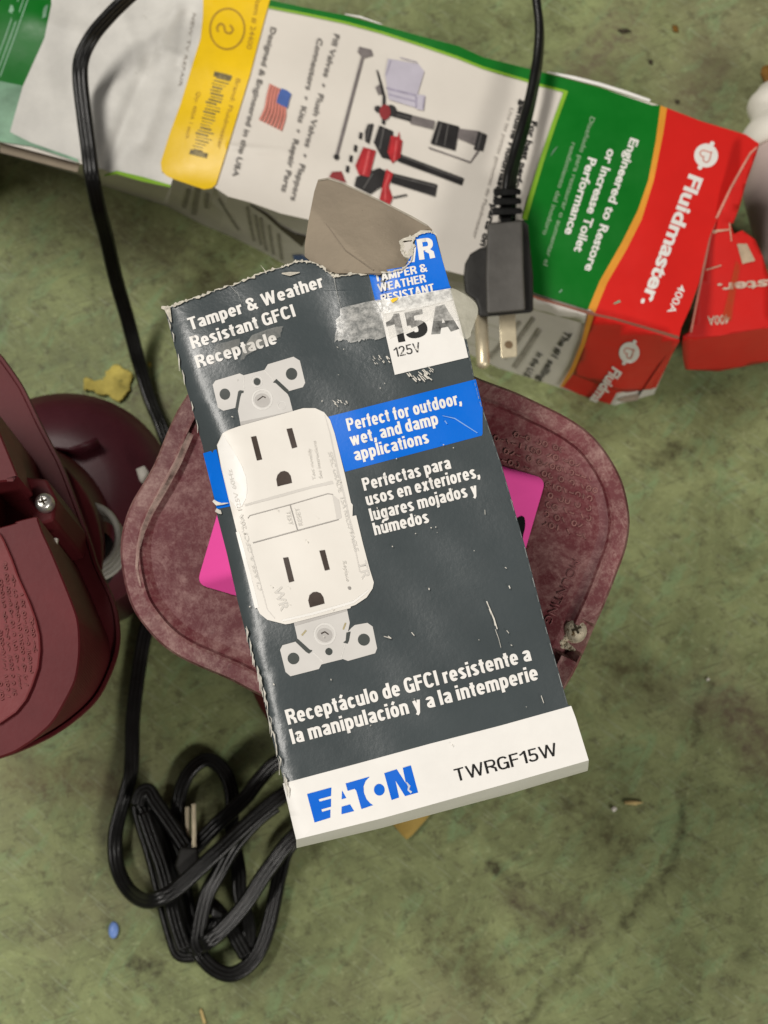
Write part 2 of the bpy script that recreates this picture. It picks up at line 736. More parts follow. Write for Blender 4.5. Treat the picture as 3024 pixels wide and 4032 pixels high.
RUBBER = simple('black_rubber', (.0075, .0075, .007, 1), .30, .5, 90, .15, 500, spec=.34, flecks=(700, .72, (.035, .034, .03, 1)))
PLUGM = simple('plug_rubber', (.095, .090, .082, 1), .50, .35, 32, .25, 400)
PLUGD = simple('plug_dark_rubber', (.028, .027, .025, 1), .55, .22, 70, .25, 400)
BRASS = simple('brass_prong', (.74, .65, .46, 1), .34, .10, 200, .1, 800, metal=.55)
STEEL = simple('steel_screw', (.62, .61, .57, 1), .30, .25, 500, .2, 900, metal=.8)
CRUST = simple('corroded_screw', (.52, .46, .34, 1), .8, .45, 420, 1.0, 700, flecks=(500, .58, (.12, .075, .03, 1)))
CHIPM = simple('white_chip', (.74, .70, .62, 1), .7, .15, 400)
YSCRAP = simple('yellow_scrap', (.46, .38, .09, 1), .8, .35, 130, .6, 200, flecks=(160, .60, (.26, .23, .06, 1)))
TAN = simple('tan_paper', (.42, .29, .075, 1), .7, .12, 60)
BEAD = simple('blue_bead', (.20, .33, .72, 1), .3, .1)
STRAW = simple('straw_chip', (.55, .42, .18, 1), .8, .2, 300)
DIRT = simple('dark_debris', (.05, .04, .025, 1), .9, .3, 500)
PLASTW = simple('white_plastic', (.80, .76, .68, 1), .38, .03, 40)
PLASTP = simple('pinkish_plastic', (.60, .47, .44, 1), .45, .10, 25)
RUST = simple('brown_scrap', (.22, .11, .02, 1), .8, .3, 200)
DARKIN = simple('shaded_carton_inside', (.10, .085, .06, 1), .9, .1, 100)
THREAD = simple('grey_thread', (.16, .16, .14, 1), .4, .2, 100)

# translucent tape residue
def tape_mat(name, col, lo, hi, scale, amax):
    m, n, l, b = new_mat(name)
    co = n.new('ShaderNodeTexCoord').outputs['Object']
    f = noise_node(n, l, co, scale, 6, .7)
    b.inputs['Base Color'].default_value = col
    b.inputs['Roughness'].default_value = .22
    b.inputs['Specular IOR Level'].default_value = .6
    bp = n.new('ShaderNodeBump')
    bp.inputs['Strength'].default_value = .25
    bp.inputs['Distance'].default_value = .0004
    l.new(noise_node(n, l, co, scale * .6, 5), bp.inputs['Height'])
    l.new(bp.outputs[0], b.inputs['Normal'])
    a = ramp(n, l, f, lo, hi, (.25 * amax,) * 3 + (1,), (amax,) * 3 + (1,))
    l.new(a, b.inputs['Alpha'])
    return m


TAPE = tape_mat('tape_residue', (.72, .71, .67, 1), .38, .72, 640, .82)
TAPEC = tape_mat('clear_tape', (.82, .79, .66, 1), .1, .6, 160, .86)
TAPEV = tape_mat('tape_veil', (.78, .75, .68, 1), .3, .7, 600, .80)


def maroon_mat(name, base, dust, amt, rough, bmp=.25, spec=.28):
    m, n, l, b = new_mat(name)
    co = n.new('ShaderNodeTexCoord').outputs['Object']
    c = ramp(n, l, noise_node(n, l, co, 35, 6), .3, .7, tuple(x * .8 for x in base[:3]) + (1,), tuple(x * 1.15 for x in base[:3]) + (1,))
    d1 = ramp(n, l, noise_node(n, l, co, 60, 9, .80, dist=1.2), .46 + .15 * (1 - amt), .74)
    d2 = ramp(n, l, noise_node(n, l, co, 420, 7, .8), .47, .66)
    d = mth(n, l, 'MULTIPLY', mth(n, l, 'ADD', mth(n, l, 'ADD', mth(n, l, 'MULTIPLY', d1, .62), mth(n, l, 'MULTIPLY', d2, .40)), mth(n, l, 'MULTIPLY', ramp(n, l, noise_node(n, l, co, 170, 4, .65, ((1, 9, 1), math.radians(65)), .6), .60, .70), .22)), amt, True)
    c = mix(n, l, d, c, dust)
    dk = ramp(n, l, noise_node(n, l, co, 260, 5, .7), .62, .74)
    c = mix(n, l, mth(n, l, 'MULTIPLY', dk, .45 * amt), c, tuple(x * .45 for x in base[:3]) + (1,))
    l.new(c, b.inputs['Base Color'])
    b.inputs['Roughness'].default_value = rough
    b.inputs['Specular IOR Level'].default_value = spec
    bp = n.new('ShaderNodeBump')
    bp.inputs['Strength'].default_value = bmp
    bp.inputs['Distance'].default_value = .0005
    l.new(noise_node(n, l, co, 700, 4), bp.inputs['Height'])
    l.new(bp.outputs[0], b.inputs['Normal'])
    return m


MAROOND = maroon_mat('dusty_maroon_plastic', (.130, .026, .032, 1), (.44, .27, .245, 1), .86, .55)
MAROON = maroon_mat('maroon_plastic', (.100, .014, .017, 1), (.20, .075, .075, 1), .10, .45, .06, .14)
MARPLATE = maroon_mat('worn_maroon_plate', (.165, .030, .033, 1), (.30, .12, .115, 1), .25, .5, .15, .2)
MARPURP = maroon_mat('purplish_maroon_plastic', (.075, .015, .022, 1), (.16, .07, .08, 1), .12, .34, .05)
MARRIM = maroon_mat('scuffed_maroon_plastic', (.155, .044, .049, 1), (.46, .31, .27, 1), 1.0, .55)


def floor_mat():
    m, n, l, b = new_mat('green_painted_floor')
    co = n.new('ShaderNodeTexCoord').outputs['Object']
    big = noise_node(n, l, co, 9, 5, .6, dist=.5)
    mid = noise_node(n, l, co, 34, 8, .76, dist=.6)
    fine = noise_node(n, l, co, 170, 6, .75)
    streak = noise_node(n, l, co, 34, 6, .72, ((1, 3.0, 1), math.radians(35)), .8)
    streak2 = noise_node(n, l, co, 38, 5, .7, ((1, 2.6, 1), math.radians(-50)), .9)
    c = ramp(n, l, mid, .36, .64, (.152, .172, .076, 1), (.290, .330, .148, 1))
    c = mix(n, l, mth(n, l, 'MULTIPLY', ramp(n, l, big, .50, .70), .65), c, (.215, .195, .115, 1))
    c = mix(n, l, mth(n, l, 'MULTIPLY', ramp(n, l, streak, .54, .70), .62), c, (.110, .104, .048, 1))
    c = mix(n, l, mth(n, l, 'MULTIPLY', ramp(n, l, streak2, .53, .68), .65), c, (.22, .335, .160, 1))
    c = mix(n, l, mth(n, l, 'MULTIPLY', ramp(n, l, fine, .54, .62), .55), c, (.085, .080, .042, 1))
    c = mix(n, l, mth(n, l, 'MULTIPLY', ramp(n, l, noise_node(n, l, co, 300, 5, .75), .56, .68), .60), c, (.37, .41, .21, 1))
    sc1 = noise_node(n, l, co, 55, 3, .6, ((1, 16, 1), math.radians(38)), .15)
    c = mix(n, l, mth(n, l, 'MULTIPLY', ramp(n, l, sc1, .60, .66), .40), c, (.33, .37, .24, 1))
    sc2 = noise_node(n, l, co, 70, 3, .6, ((1, 18, 1), math.radians(-20)), .15)
    c = mix(n, l, mth(n, l, 'MULTIPLY', ramp(n, l, sc2, .60, .66), .55), c, (.085, .080, .045, 1))
    grit = noise_node(n, l, co, 900, 2, .5)
    c = mix(n, l, mth(n, l, 'MULTIPLY', ramp(n, l, grit, .66, .72), .6), c, (.06, .055, .035, 1))
    # cracks, scuffs, stains and painted shadows with a place of their own
    warp = n.new('ShaderNodeTexNoise')
    warp.inputs['Scale'].default_value = 60
    warp.inputs['Detail'].default_value = 5
    l.new(co, warp.inputs['Vector'])
    wv = n.new('ShaderNodeVectorMath'); wv.operation = 'SUBTRACT'
    l.new(warp.outputs['Color'], wv.inputs[0]); wv.inputs[1].default_value = (.5, .5, .5)
    ws = n.new('ShaderNodeVectorMath'); ws.operation = 'SCALE'
    l.new(wv.outputs[0], ws.inputs[0]); ws.inputs['Scale'].default_value = .014
    wp = n.new('ShaderNodeVectorMath'); wp.operation = 'ADD'
    l.new(co, wp.inputs[0]); l.new(ws.outputs[0], wp.inputs[1])

    def seg(a, c_, wid, col, amt, soft):
        a, c_ = P(*a), P(*c_)
        ab = c_ - a
        s1 = n.new('ShaderNodeVectorMath'); s1.operation = 'SUBTRACT'
        l.new(wp.outputs[0], s1.inputs[0]); s1.inputs[1].default_value = a
        dt = n.new('ShaderNodeVectorMath'); dt.operation = 'DOT_PRODUCT'
        l.new(s1.outputs[0], dt.inputs[0]); dt.inputs[1].default_value = ab
        t = mth(n, l, 'DIVIDE', dt.outputs['Value'], ab.length_squared, True)
        sc = n.new('ShaderNodeVectorMath'); sc.operation = 'SCALE'
        sc.inputs[0].default_value = ab; l.new(t, sc.inputs['Scale'])
        s2 = n.new('ShaderNodeVectorMath'); s2.operation = 'SUBTRACT'
        l.new(s1.outputs[0], s2.inputs[0]); l.new(sc.outputs[0], s2.inputs[1])
        ln = n.new('ShaderNodeVectorMath'); ln.operation = 'LENGTH'
        l.new(s2.outputs[0], ln.inputs[0])
        k = ramp(n, l, mth(n, l, 'DIVIDE', ln.outputs['Value'], wid), 1 - soft, 1.0, (1, 1, 1, 1), (0, 0, 0, 1))
        k = mth(n, l, 'MULTIPLY', k, mth(n, l, 'MULTIPLY', ramp(n, l, fine, .30, .60), amt))
        return k, col
    dark = (.045, .038, .018, 1)
    marks = [(one(U, 1390, 60), one(U, 1300, 480), .0024, dark, .75, .8),
             (one(U, 1300, 480), one(U, 1230, 930), .0025, dark, .75, .8),
             (one(U, 1230, 930), one(U, 1000, 1200), .0042, dark, .75, .9),
             (one(U, 1000, 1200), one(U, 620, 1560), .0032, dark, .7, .9),
             (one(U, 620, 1560), one(U, 520, 1668), .0024, dark, .7, .8),
             (one(U, 480, 1080), one(U, 800, 1230), .010, (.075, .050, .036, 1), .75, 1.0),
             (one(U, 380, 940), one(U, 520, 1010), .003, dark, .9, .8),
             (one(U, 1480, 200), one(U, 1659, 420), .016, (.115, .085, .055, 1), 1.0, .9),
             (one(U, 700, 560), one(U, 980, 860), .014, (.075, .068, .030, 1), .8, 1.0),  # painted shadow off the lower right end of the grey box
             (one(U, 200, 1300), one(U, 350, 1420), .018, (.078, .066, .030, 1), .7, 1.0),
             ((540, 3790), (640, 3810), .0035, dark, 1.0, .7),
             ((2600, 1770), (2700, 1790), .006, dark, .9, .9),
             ((2510, 1800), (2580, 1830), .004, dark, .8, .9),
             ((430, 860), (900, 1130), .018, (.075, .060, .030, 1), .7, 1.0),  # painted shadow along the foot of the carton
             ((560, 1560), (680, 1700), .010, (.085, .060, .034, 1), .8, 1.0),
             ((60, 3050), (420, 3100), .012, (.125, .085, .045, 1), .7, 1.0),
             ((2440, 2600), (2560, 2700), .012, (.070, .058, .026, 1), .8, 1.0),
             ((2250, 330), (2450, 120), .018, (.165, .130, .085, 1), .9, 1.0),
             ((2650, 600), (2800, 250), .016, (.170, .140, .085, 1), .8, 1.0)]
    for a_, c_, w_, col, amt, soft in marks:
        k, col = seg(a_, c_, w_, col, amt, soft)
        c = mix(n, l, k, c, col)
    l.new(c, b.inputs['Base Color'])
    l.new(ramp(n, l, mid, .3, .7, (.42,) * 3 + (1,), (.62,) * 3 + (1,)), b.inputs['Roughness'])
    b.inputs['Specular IOR Level'].default_value = .20
    bp = n.new('ShaderNodeBump')
    bp.inputs['Strength'].default_value = .35
    bp.inputs['Distance'].default_value = .0008
    l.new(mth(n, l, 'ADD', mth(n, l, 'ADD', fine, streak), mth(n, l, 'MULTIPLY', grit, .5)), bp.inputs['Height'])
    l.new(bp.outputs[0], b.inputs['Normal'])
    return m


# ------------------------------------------------------------------ the floor
bm = bmesh.new()
bmesh.ops.create_grid(bm, x_segments=2, y_segments=2, size=2.5)
fl = from_bm('floor', bm, floor_mat())
fl['kind'] = 'structure'

# ------------------------------------------------------------------ toilet valve carton (green, white and red)
ZF = .075


def segdist(p, a, b):
    dx, dy = b[0] - a[0], b[1] - a[1]
    t = max(0, min(1, ((p[0] - a[0]) * dx + (p[1] - a[1]) * dy) / (dx * dx + dy * dy)))
    return math.hypot(p[0] - a[0] - t * dx, p[1] - a[1] - t * dy)


CREASE = [((690, 40), (610, 190), 34, 0.00200), ((610, 190), (420, 650), 30, -0.00170), ((640, 330), (560, 560), 40, 0.00140),
          ((740, 60), (700, 250), 24, -0.00110), ((640, 200), (735, 240), 22, 0.00110), ((905, 575), (1140, 600), 10, .0008),
          ((300, 500), (380, 660), 40, 0.00100), ((120, 60), (330, 130), 40, .0012), ((480, 40), (560, 300), 30, 0.00080)]


def zfluid(x, y):
    z = ZF - .003 * math.exp(-((x - 650) / 300) ** 2 - ((y - 700) / 160) ** 2)
    for a, b, w, h in CREASE:
        z += h * math.exp(-(segdist((x, y), a, b) / w) ** 2)
    if x > 2590:
        z -= .009 * (x - 2590) / 390
    z += .0003 * math.sin(x * .011 + y * .006) + .0003 * math.sin(y * .02 - x * .004)
    return z


SF = surf(zfluid)
carton = thing('valve_carton', 'long battered white, green and red toilet valve carton lying behind the grey box', 'carton', P(1400, 620, 0))
top_edge = [(-340, -380), (0, -278)] + c2((270, 0), (500, 50), (760, 100), (1000, 165), (1250, 235), (1500, 300)) + \
           c3((140, 35), (400, 100), (470, 118), (760, 195), (1060, 285), (1300, 375), (1540, 447), (1612, 495))
right_edge = c3((1590, 545), (1545, 640), (1480, 700), (1400, 870), (1345, 1000), (1290, 1240), (1240, 1380), (1195, 1480), (1185, 1530))
bot_pairs = [((2674, 1329), (2575, 1552)), ((2538, 1288), (2420, 1596)), ((2316, 1222), (2213, 1529)), ((2095, 1152), (1960, 1448)),
             ((1700, 1051), (1600, 1275)), ((1219, 866), (1130, 1046)), ((1105, 840), (1030, 990)), ((986, 797), (930, 940)), ((899, 774), (860, 910)),
             ((845, 738), (800, 885)), ((682, 706), (660, 812)), ((669, 738), (640, 805)), ((460, 684), (440, 742)),
             ((410, 669), (400, 730)), ((301, 640), (301, 687)), ((0, 560), (0, 603)), ((-340, 465), (-340, 507))]
outline = top_edge + right_edge[:-1] + [p for p, _ in bot_pairs]
top_o = Print().poly(outline).build('top_panel', SF, PAPER, carton, -.0004, 16)
# side facing the camera: ruled between the top edge and the floor line
rows = []
for (t, b_) in bot_pairs:
    rows.append((Vector(t), Vector(b_), SF(t[0], t[1], -.0003), P(b_[0], b_[1], 0.0)))


def SS(px, py, lift=0.0):
    q = Vector((px, py))
    best = None
    for (t0, b0, T0, B0), (t1, b1, T1, B1) in zip(rows, rows[1:]):
        # inverse bilinear by a few Newton steps
        u, v = .5, .5
        for _ in range(12):
            e = (t0.lerp(t1, u)).lerp(b0.lerp(b1, u), v) - q
            du = (t1 - t0).lerp(b1 - b0, v)
            dv = b0.lerp(b1, u) - t0.lerp(t1, u)
            det = du.x * dv.y - du.y * dv.x
            if abs(det) < 1e-9:
                break
            u -= (e.x * dv.y - e.y * dv.x) / det
            v -= (du.x * e.y - du.y * e.x) / det
        bad = max(-u, u - 1, 0) + .2 * max(-v, v - 1, 0)
        if best is None or bad < best[0]:
            best = (bad, T0.lerp(T1, u).lerp(B0.lerp(B1, u), v))
        if bad < 1e-6:
            break
    w = best[1]
    return w + (CAM - w).normalized() * lift


bm = bmesh.new()
grid = []
for (t0, b0, T0, B0) in rows:
    grid.append([bm.verts.new(T0.lerp(B0, k / 6)) for k in range(7)])
for a, b_ in zip(grid, grid[1:]):
    for k in range(6):
        bm.faces.new((a[k], a[k + 1], b_[k + 1], b_[k]))
from_bm('side_panel', bm, SIDEW, carton)
# hidden back and left walls
bm = bmesh.new()
path = [(-340, 465)] + top_edge
for a, b_ in zip(path, path[1:]):
    pa, pb = SF(a[0], a[1], -.0003), SF(b_[0], b_[1], -.0003)
    qa, qb = Vector((pa.x, pa.y, 0)), Vector((pb.x, pb.y, 0))
    bm.faces.new([bm.verts.new(p) for p in (pa, pb, qb, qa)])
from_bm('back_panel', bm, SIDEW, carton)
bm = bmesh.new()
for a, b_ in zip(right_edge, right_edge[1:]):
    pa, pb = SF(a[0] - 4, a[1], -.0006), SF(b_[0] - 4, b_[1], -.0006)
    qa, qb = Vector((pa.x - .004, pa.y, 0)), Vector((pb.x - .004, pb.y, 0))
    bm.faces.new([bm.verts.new(p) for p in (pa, pb, qb, qa)])
from_bm('open_end_shade', bm, DARKIN, carton)  # dark colour stands in for the shade inside the open end

# printed fields of the top
red_curve = c3((1085, 292), (1060, 480), (1020, 690), (965, 850), (880, 1020), (760, 1230), (700, 1375))
org_curve = c3((1120, 305), (1100, 440), (1050, 690), (985, 900), (905, 1060), (800, 1240), (735, 1400))
Print().poly(org_curve + c3((1000, 1475), (1185, 1530)) + list(reversed(right_edge[:-1])) + c3((1612, 495), (1540, 447), (1300, 375))) \
    .build('red_field', SF, RED, carton, .0001, 40)
Print().poly(red_curve + list(reversed(org_curve))).build('orange_stripe', SF, ORANGE, carton, .00012, 40)
lime = c3((582, 212), (520, 380), (450, 590), (390, 790), (360, 900))
grn = lime + c3((300, 1080), (300, 1258), (400, 1290), (690, 1380)) + list(reversed(red_curve)) + \
    c3((1040, 290), (760, 195), (470, 118), (435, 110), (440, 175))
Print().poly(grn).build('green_field', SF, GREEN, carton, .0001, 40)
top_in = c2((262, 40), (500, 85), (760, 140), (1000, 205), (1250, 285), (1500, 370)) + c3((140, 85), (390, 158))
Print().poly(c2((270, 0), (500, 50), (760, 100), (1000, 165), (1250, 235), (1500, 300)) + c3((140, 35), (400, 100), (440, 110), (440, 180)) +
             list(reversed(top_in))).build('green_border', SF, GREEN, carton, .00011, 40)
lim = Print()
lim.line(c2((262, 46), (500, 92), (760, 147), (1000, 212), (1250, 292), (1500, 377)) + c3((140, 91), (390, 164), (450, 185), (570, 215)), 10)
lim.line(lime, [16, 17, 18, 19, 20])
lim.build('lime_border', SF, LIME, carton, .00014, 40)
Print().line(c3((480, 112), (620, 143), (760, 178), (900, 222), (1030, 266)), [5, 13, 13, 13, 10]).build('worn_paper_edge', SF, WHITEB, carton, .0004)
Print().line(c2((760, 92), (860, 110), (1000, 158)), [3, 7, 3]).build('worn_paper_edge', SF, WHITEB, carton, .0004)
# wrinkled film over the left end, faded green corner
film = c1((335, -60), (1335, -300), (1330, 60), (1310, 250), (1250, 450), (1180, 680), (1110, 870), (1050, 1060), (1060, 1130), (1130, 1165), (1110, 1225),
          (750, 1135), (680, 1110), (640, 1095), (500, 1035), (200, 930), (65, 862), (150, 560), (290, 250), (335, 30))
Print().poly(film).build('plastic_film', SF, FILM, carton, .0002, 11)
Print().poly(c1((-300, -260), (335, -60), (335, 30), (290, 250), (150, 560), (0, 530), (-300, 440))).build('green_corner', SF, GREEN, carton, .00013, 40)
st = Print()
for k, off in enumerate((0, 28, 62)):
    st.line(c1((190 - off, -30), (100 - off, 230), (0 - off, 500)), 5)
st.poly(c1((70, 30), (100, 45), (80, 90), (55, 75)))
st.poly(c1((285, 40), (315, 30), (300, 110), (275, 120)))
st.build('pale_corner_print', SF, FADED, carton, .00017, 40)
Print().poly(c1((-300, 440), (0, 530), (150, 560), (65, 862), (0, 880), (-300, 790))).build('faded_corner', SF, FADED, carton, .00013, 40)
Print().poly(c1((-300, 780), (0, 870), (70, 862), (200, 930), (500, 1035), (520, 1062), (400, 1020), (200, 955), (0, 925), (-300, 840))) \
    .build('green_edge', SF, FADED, carton, .00016, 40)
Print().poly(c1((0, 932), (200, 960), (400, 1030), (520, 1075), (505, 1125), (0, 995))).build('torn_kraft_edge', SF, KRAFT, carton, -.0035, 40)
Print().line(Fc((20, 168), (110, 145), (300, 195), (500, 245)), [6, 14, 18, 10]).build('yellowed_tape', SF, LIME, carton, .0006, 40)
# yellow label
yl = [(801, -60), (799, 60), (790, 151), (753, 271), (711, 410), (669, 524), (633, 639), (636, 672), (655, 692)] + \
    N((235, 2075), (450, 2150), (600, 2200), (690, 2185), (740, 2140), (920, 1560), (1130, 880), (1300, 230), (1365, 0), (1365, -180))
label = Print().poly(yl).build('shipping_label', SF, YELLOW, carton, .0003, 12)
lb = Print().ring(one(N, 870, 335), 72, 8, 84, rot=.05)
lb.line(catmull(N((765, 370), (752, 320), (790, 275), (830, 300), (850, 370), (905, 385), (935, 340), (900, 290)), 5), 9)
lb.build('circled_number', SF, YELLOWD, label, .0004, 16)
lb = Print()
lb.text('Item # 24400', one(N, 1205, -20), one(N, 1090, 565), 21, .012)
lb.text('Brand: Fluidmaster', one(N, 975, 905), one(N, 745, 1720), 18, .012)
lb.text('Qty: 400A 1 each', one(N, 520, 1060), one(N, 380, 1600), 15, .008)
lb.build('label_lettering', SF, YELLOWD, label, .0004, 16)
lb = Print()
for k in range(26):       # worn linear bar code
    t = k / 25
    a0 = (lerp(715, 435, t), lerp(855, 1760, t))
    w = 22 if k in (0, 25) else random.choice((4, 6, 9))
    x0 = random.uniform(0, 40) if 0 < k < 25 else 0
    x1 = random.uniform(130, 205) if 0 < k < 25 else 205
    lb.line(N((a0[0] + x0, a0[1] + x0 * .25), (a0[0] + x1, a0[1] + x1 * .25)), w * .8 if 0 < k < 25 else 20)
lb.build('bar_code', SF, simple('bar_code_print', (.20, .16, .07, 1), .5, .7, 500), label, .0004, 16)
# lettering on the white field
tx = Print()
tx.text('Designed & Engineered in the USA', one(N, 1378, 308), one(N, 925, 2040), 21, .022)
tx.text('Fill Valves  •  Flush Valves  •  Flappers', one(c2, 690, 218), one(c2, 402, 1305), 22, .022)
tx.text('Connectors  •  Kits  •  Repair Parts', one(c2, 580, 245), one(c2, 342, 1248), 22, .022)
tx.build('contents_lettering', SF, GREYT, carton, .0002, 60)
tx = Print()
tx.text('genuine Fluidmaster parts on', one(O, 925, 335), one(X, 520, 455), 26, .030)
tx.text('For best performance', one(O, 1070, 640), (1985, 870), 28, .030)
tx.build('advice_lettering', SF, BLACK, carton, .0002, 60)
Print().text('Use las piezas genuinas de Fluidmaster', one(O, 770, 455), one(X, 440, 370), 14, .006).build('small_lettering', SF, GREYF, carton, .0002, 60)
tx = Print()
tx.text('NEW TV REPAIR', one(N, 470, 150), one(N, 300, 1000), 12, .006)
tx.build('faint_lettering', SF, GREYF, carton, .0005, 16)
# flag
fg = Print()
for k in range(7):
    a, b_ = k / 6.5, k / 6.5
    p = c2((275 + 18 * k, 548 + 9 * k), (255 + 19 * k, 630 + 9 * k), (240 + 21 * k, 710 + 9 * k), (205 + 22.5 * k, 785 + 11 * k))
    fg.line(catmull(p, 4), 9.4)
fg.build('flag_stripes', SF, PINKP, carton, .0002, 60)
Print().poly(c2((345, 577), (380, 588), (410, 612), (396, 655), (385, 705), (345, 688), (312, 668), (322, 625))).build('flag_canton', SF, NAVY, carton, .00024, 60)
# product picture
pd, pg, pr, pl, pdr = Print(), Print(), Print(), Print(), Print()
pg.line(M((395, 270), (165, 1140)), 11)
pd.disc(one(M, 165, 1145), 11)
pl.poly(M((615, 290), (880, 335), (930, 400), (870, 600), (940, 610), (925, 740), (868, 730), (850, 715), (620, 645), (590, 430)))
pd.line(M((520, 390), (550, 500), (580, 620), (575, 860)), [6, 9, 12, 13]).disc(one(M, 525, 727), 13).disc(one(M, 640, 740), 22)
pdr.disc(one(M, 588, 755), 22, 30)
pg.poly(M((505, 540), (560, 500), (575, 580), (530, 605)))
pd.line(M((660, 765), (820, 808)), 26)
pg.line(M((815, 818), (1015, 868)), 34).line(M((1225, 940), (1400, 985)), [38, 60]).line(M((970, 1065), (1330, 1190), (1400, 1090)), 6)
pg.poly(M((365, 185), (470, 210), (485, 260), (400, 285), (350, 235)))
pd.poly(M((1050, 830), (1235, 880), (1200, 1090), (985, 1030)))
pd.poly(M((1400, 920), (1475, 950), (1440, 1090), (1360, 1080)))
pd.poly(M((440, 860), (490, 855), (450, 1030), (415, 1010), (415, 920)))
pd.poly(M((540, 870), (660, 920), (640, 1170), (560, 1150), (490, 1020)))
pr.poly(M((640, 960), (700, 970), (712, 920), (720, 990), (740, 1000), (720, 1150), (650, 1200), (610, 1100)))
pd.poly(M((720, 1120), (1275, 1330), (1255, 1390), (700, 1185)))
pr.poly(M((400, 1060), (510, 1090), (450, 1320), (360, 1300), (330, 1220)))
pd.poly(M((340, 1320), (540, 1240), (600, 1270), (560, 1400), (460, 1470), (320, 1400)))
pr.poly(M((600, 1250), (660, 1290), (620, 1400), (655, 1500), (630, 1560), (540, 1520)))
pd.poly(M((650, 1285), (1045, 1385), (1025, 1490), (640, 1370)))
pdr.poly(M((130, 1275), (210, 1270), (250, 1370), (100, 1320)))
for (x, y) in ((380, 960), (335, 1070), (295, 1160), (265, 1250)):
    pd.line(M((x, y - 28), (x - 8, y + 28)), 12)
pd.line(M((660, 1500), (780, 1475)), 6)
hl = Print()
hl.line(M((735, 1140), (1265, 1345)), 5).line(M((670, 1310), (1030, 1405)), 5).line(M((1080, 850), (1030, 1030)), 7).line(M((1140, 860), (1105, 1050)), 5)
hl.line(M((580, 890), (540, 1080)), 6).line(M((690, 778), (815, 808)), 4).line(M((455, 870), (430, 1000)), 4).line(M((1430, 940), (1395, 1075)), 5).line(M((480, 1290), (400, 1420)), 5)
hl.build_each('picture_highlight', SF, simple('picture_highlight_grey', (.10, .095, .09, 1), .4, .3), carton, .00034, 60)
hl = Print()
hl.line(M((450, 1090), (400, 1300)), 9).line(M((690, 1000), (665, 1180)), 6).line(M((625, 1290), (590, 1400), (590, 1520)), 6)
hl.build_each('picture_highlight', SF, simple('picture_highlight_red', (.62, .10, .10, 1), .4, .2), carton, .00036, 60)
hl = Print()
hl.line(M((370, 1150), (340, 1250)), 5).line(M((480, 1080), (440, 1300)), 4).line(M((720, 1010), (700, 1160)), 5).line(M((640, 990), (620, 1100)), 4)
hl.build_each('picture_shade', SF, DKRED, carton, .00036, 60)
hl = Print()
hl.line(M((600, 545), (860, 610)), 7).line(M((620, 600), (850, 660)), 5).line(M((860, 620), (860, 715)), 6).line(M((930, 620), (920, 730)), 4).line(M((640, 300), (600, 430)), 3).line(M((720, 280), (870, 320)), 3)
hl.build_each('picture_shade', SF, simple('lilac_shade', (.34, .31, .40, 1), .4, .2), carton, .00036, 60)
pg.build('product_picture', SF, simple('picture_grey', (.17, .15, .145, 1), .4, .3, 120), carton, .0002, 60)
pl.build('product_picture', SF, LILAC, carton, .0002, 60)
pd.build('product_picture', SF, simple('picture_black', (.022, .02, .02, 1), .4, .3, 90), carton, .00026, 60)
pr.build('product_picture', SF, simple('picture_red', (.42, .025, .03, 1), .4, .25, 120), carton, .00030, 60)
pdr.build_each('product_picture', SF, DKRED, carton, .00032, 60)
# lettering on green and red
tx = Print()
tx.text('Engineered to Restore', one(c3, 925, 462), one(c3, 678, 1168), 36, .028)
tx.text('or Increase Toilet', one(c3, 805, 520), one(c3, 622, 1066), 36, .028)
tx.text('Performance', one(c3, 700, 566), one(c3, 572, 974), 36, .028)
tx.build('slogan_lettering', SF, WHITE, carton, .0002, 60)
tx = Print()
tx.text('Diseñado para restaurar o aumentar el', one(c3, 712, 350), one(c3, 458, 1142), 19, .010)
tx.text('rendimiento del inodoro', one(c3, 612, 488), one(c3, 455, 978), 19, .010)
tx.build('small_slogan_lettering', SF, simple('dull_pale_green_print', (.26, .38, .24, 1), .4, .1), carton, .0002, 60)
tx = Print()
tx.text('Fluidmaster.', one(G, 800, 1335), one(G2, 268, 808), 60, .034)
tx.text('400A', one(G2, 695, 602), one(G2, 560, 905), 30, .012)
tx.build('maker_lettering', SF, WHITE, carton, .0002, 60)


def heart_logo(S, fn, c, r, par, lift, ang):
    o1 = Print()
    cx, cy = one(fn, *c)
    o1.disc((cx, cy), r, n=36)
    for sg in (1, -1):
        o1.disc((cx + sg * math.cos(ang) * r * 1.12, cy + sg * math.sin(ang) * r * 1.12), r * .2, n=12)
    w = o1.build('heart_emblem', S, WHITE, par, lift, 60)
    h = []
    for i in range(30):
        a = 2 * math.pi * i / 30
        x = 16 * math.sin(a) ** 3
        y = -(13 * math.cos(a) - 5 * math.cos(2 * a) - 2 * math.cos(3 * a) - math.cos(4 * a))
        x, y = x / 30 * r, y / 30 * r
        rr = ang + math.pi / 2 + math.pi + .6
        h.append((cx + x * math.cos(rr) - y * math.sin(rr), cy + x * math.sin(rr) + y * math.cos(rr)))
    Print().line(h + h[:1], r * .10).build('heart_outline', S, PINKP, w, lift + .00008, 60)


heart_logo(SF, G, (985, 1140), 47, carton, .0002, -1.1)
Print().line(c3((500, 560), (515, 535), (535, 510)), [2, 6, 2]).line(c3((560, 1275), (545, 1290)), 6).line(c3((835, 1350), (870, 1335)), [4, 10]) \
    .build_each('scuff_mark', SF, FADED, carton, .0003, 60)
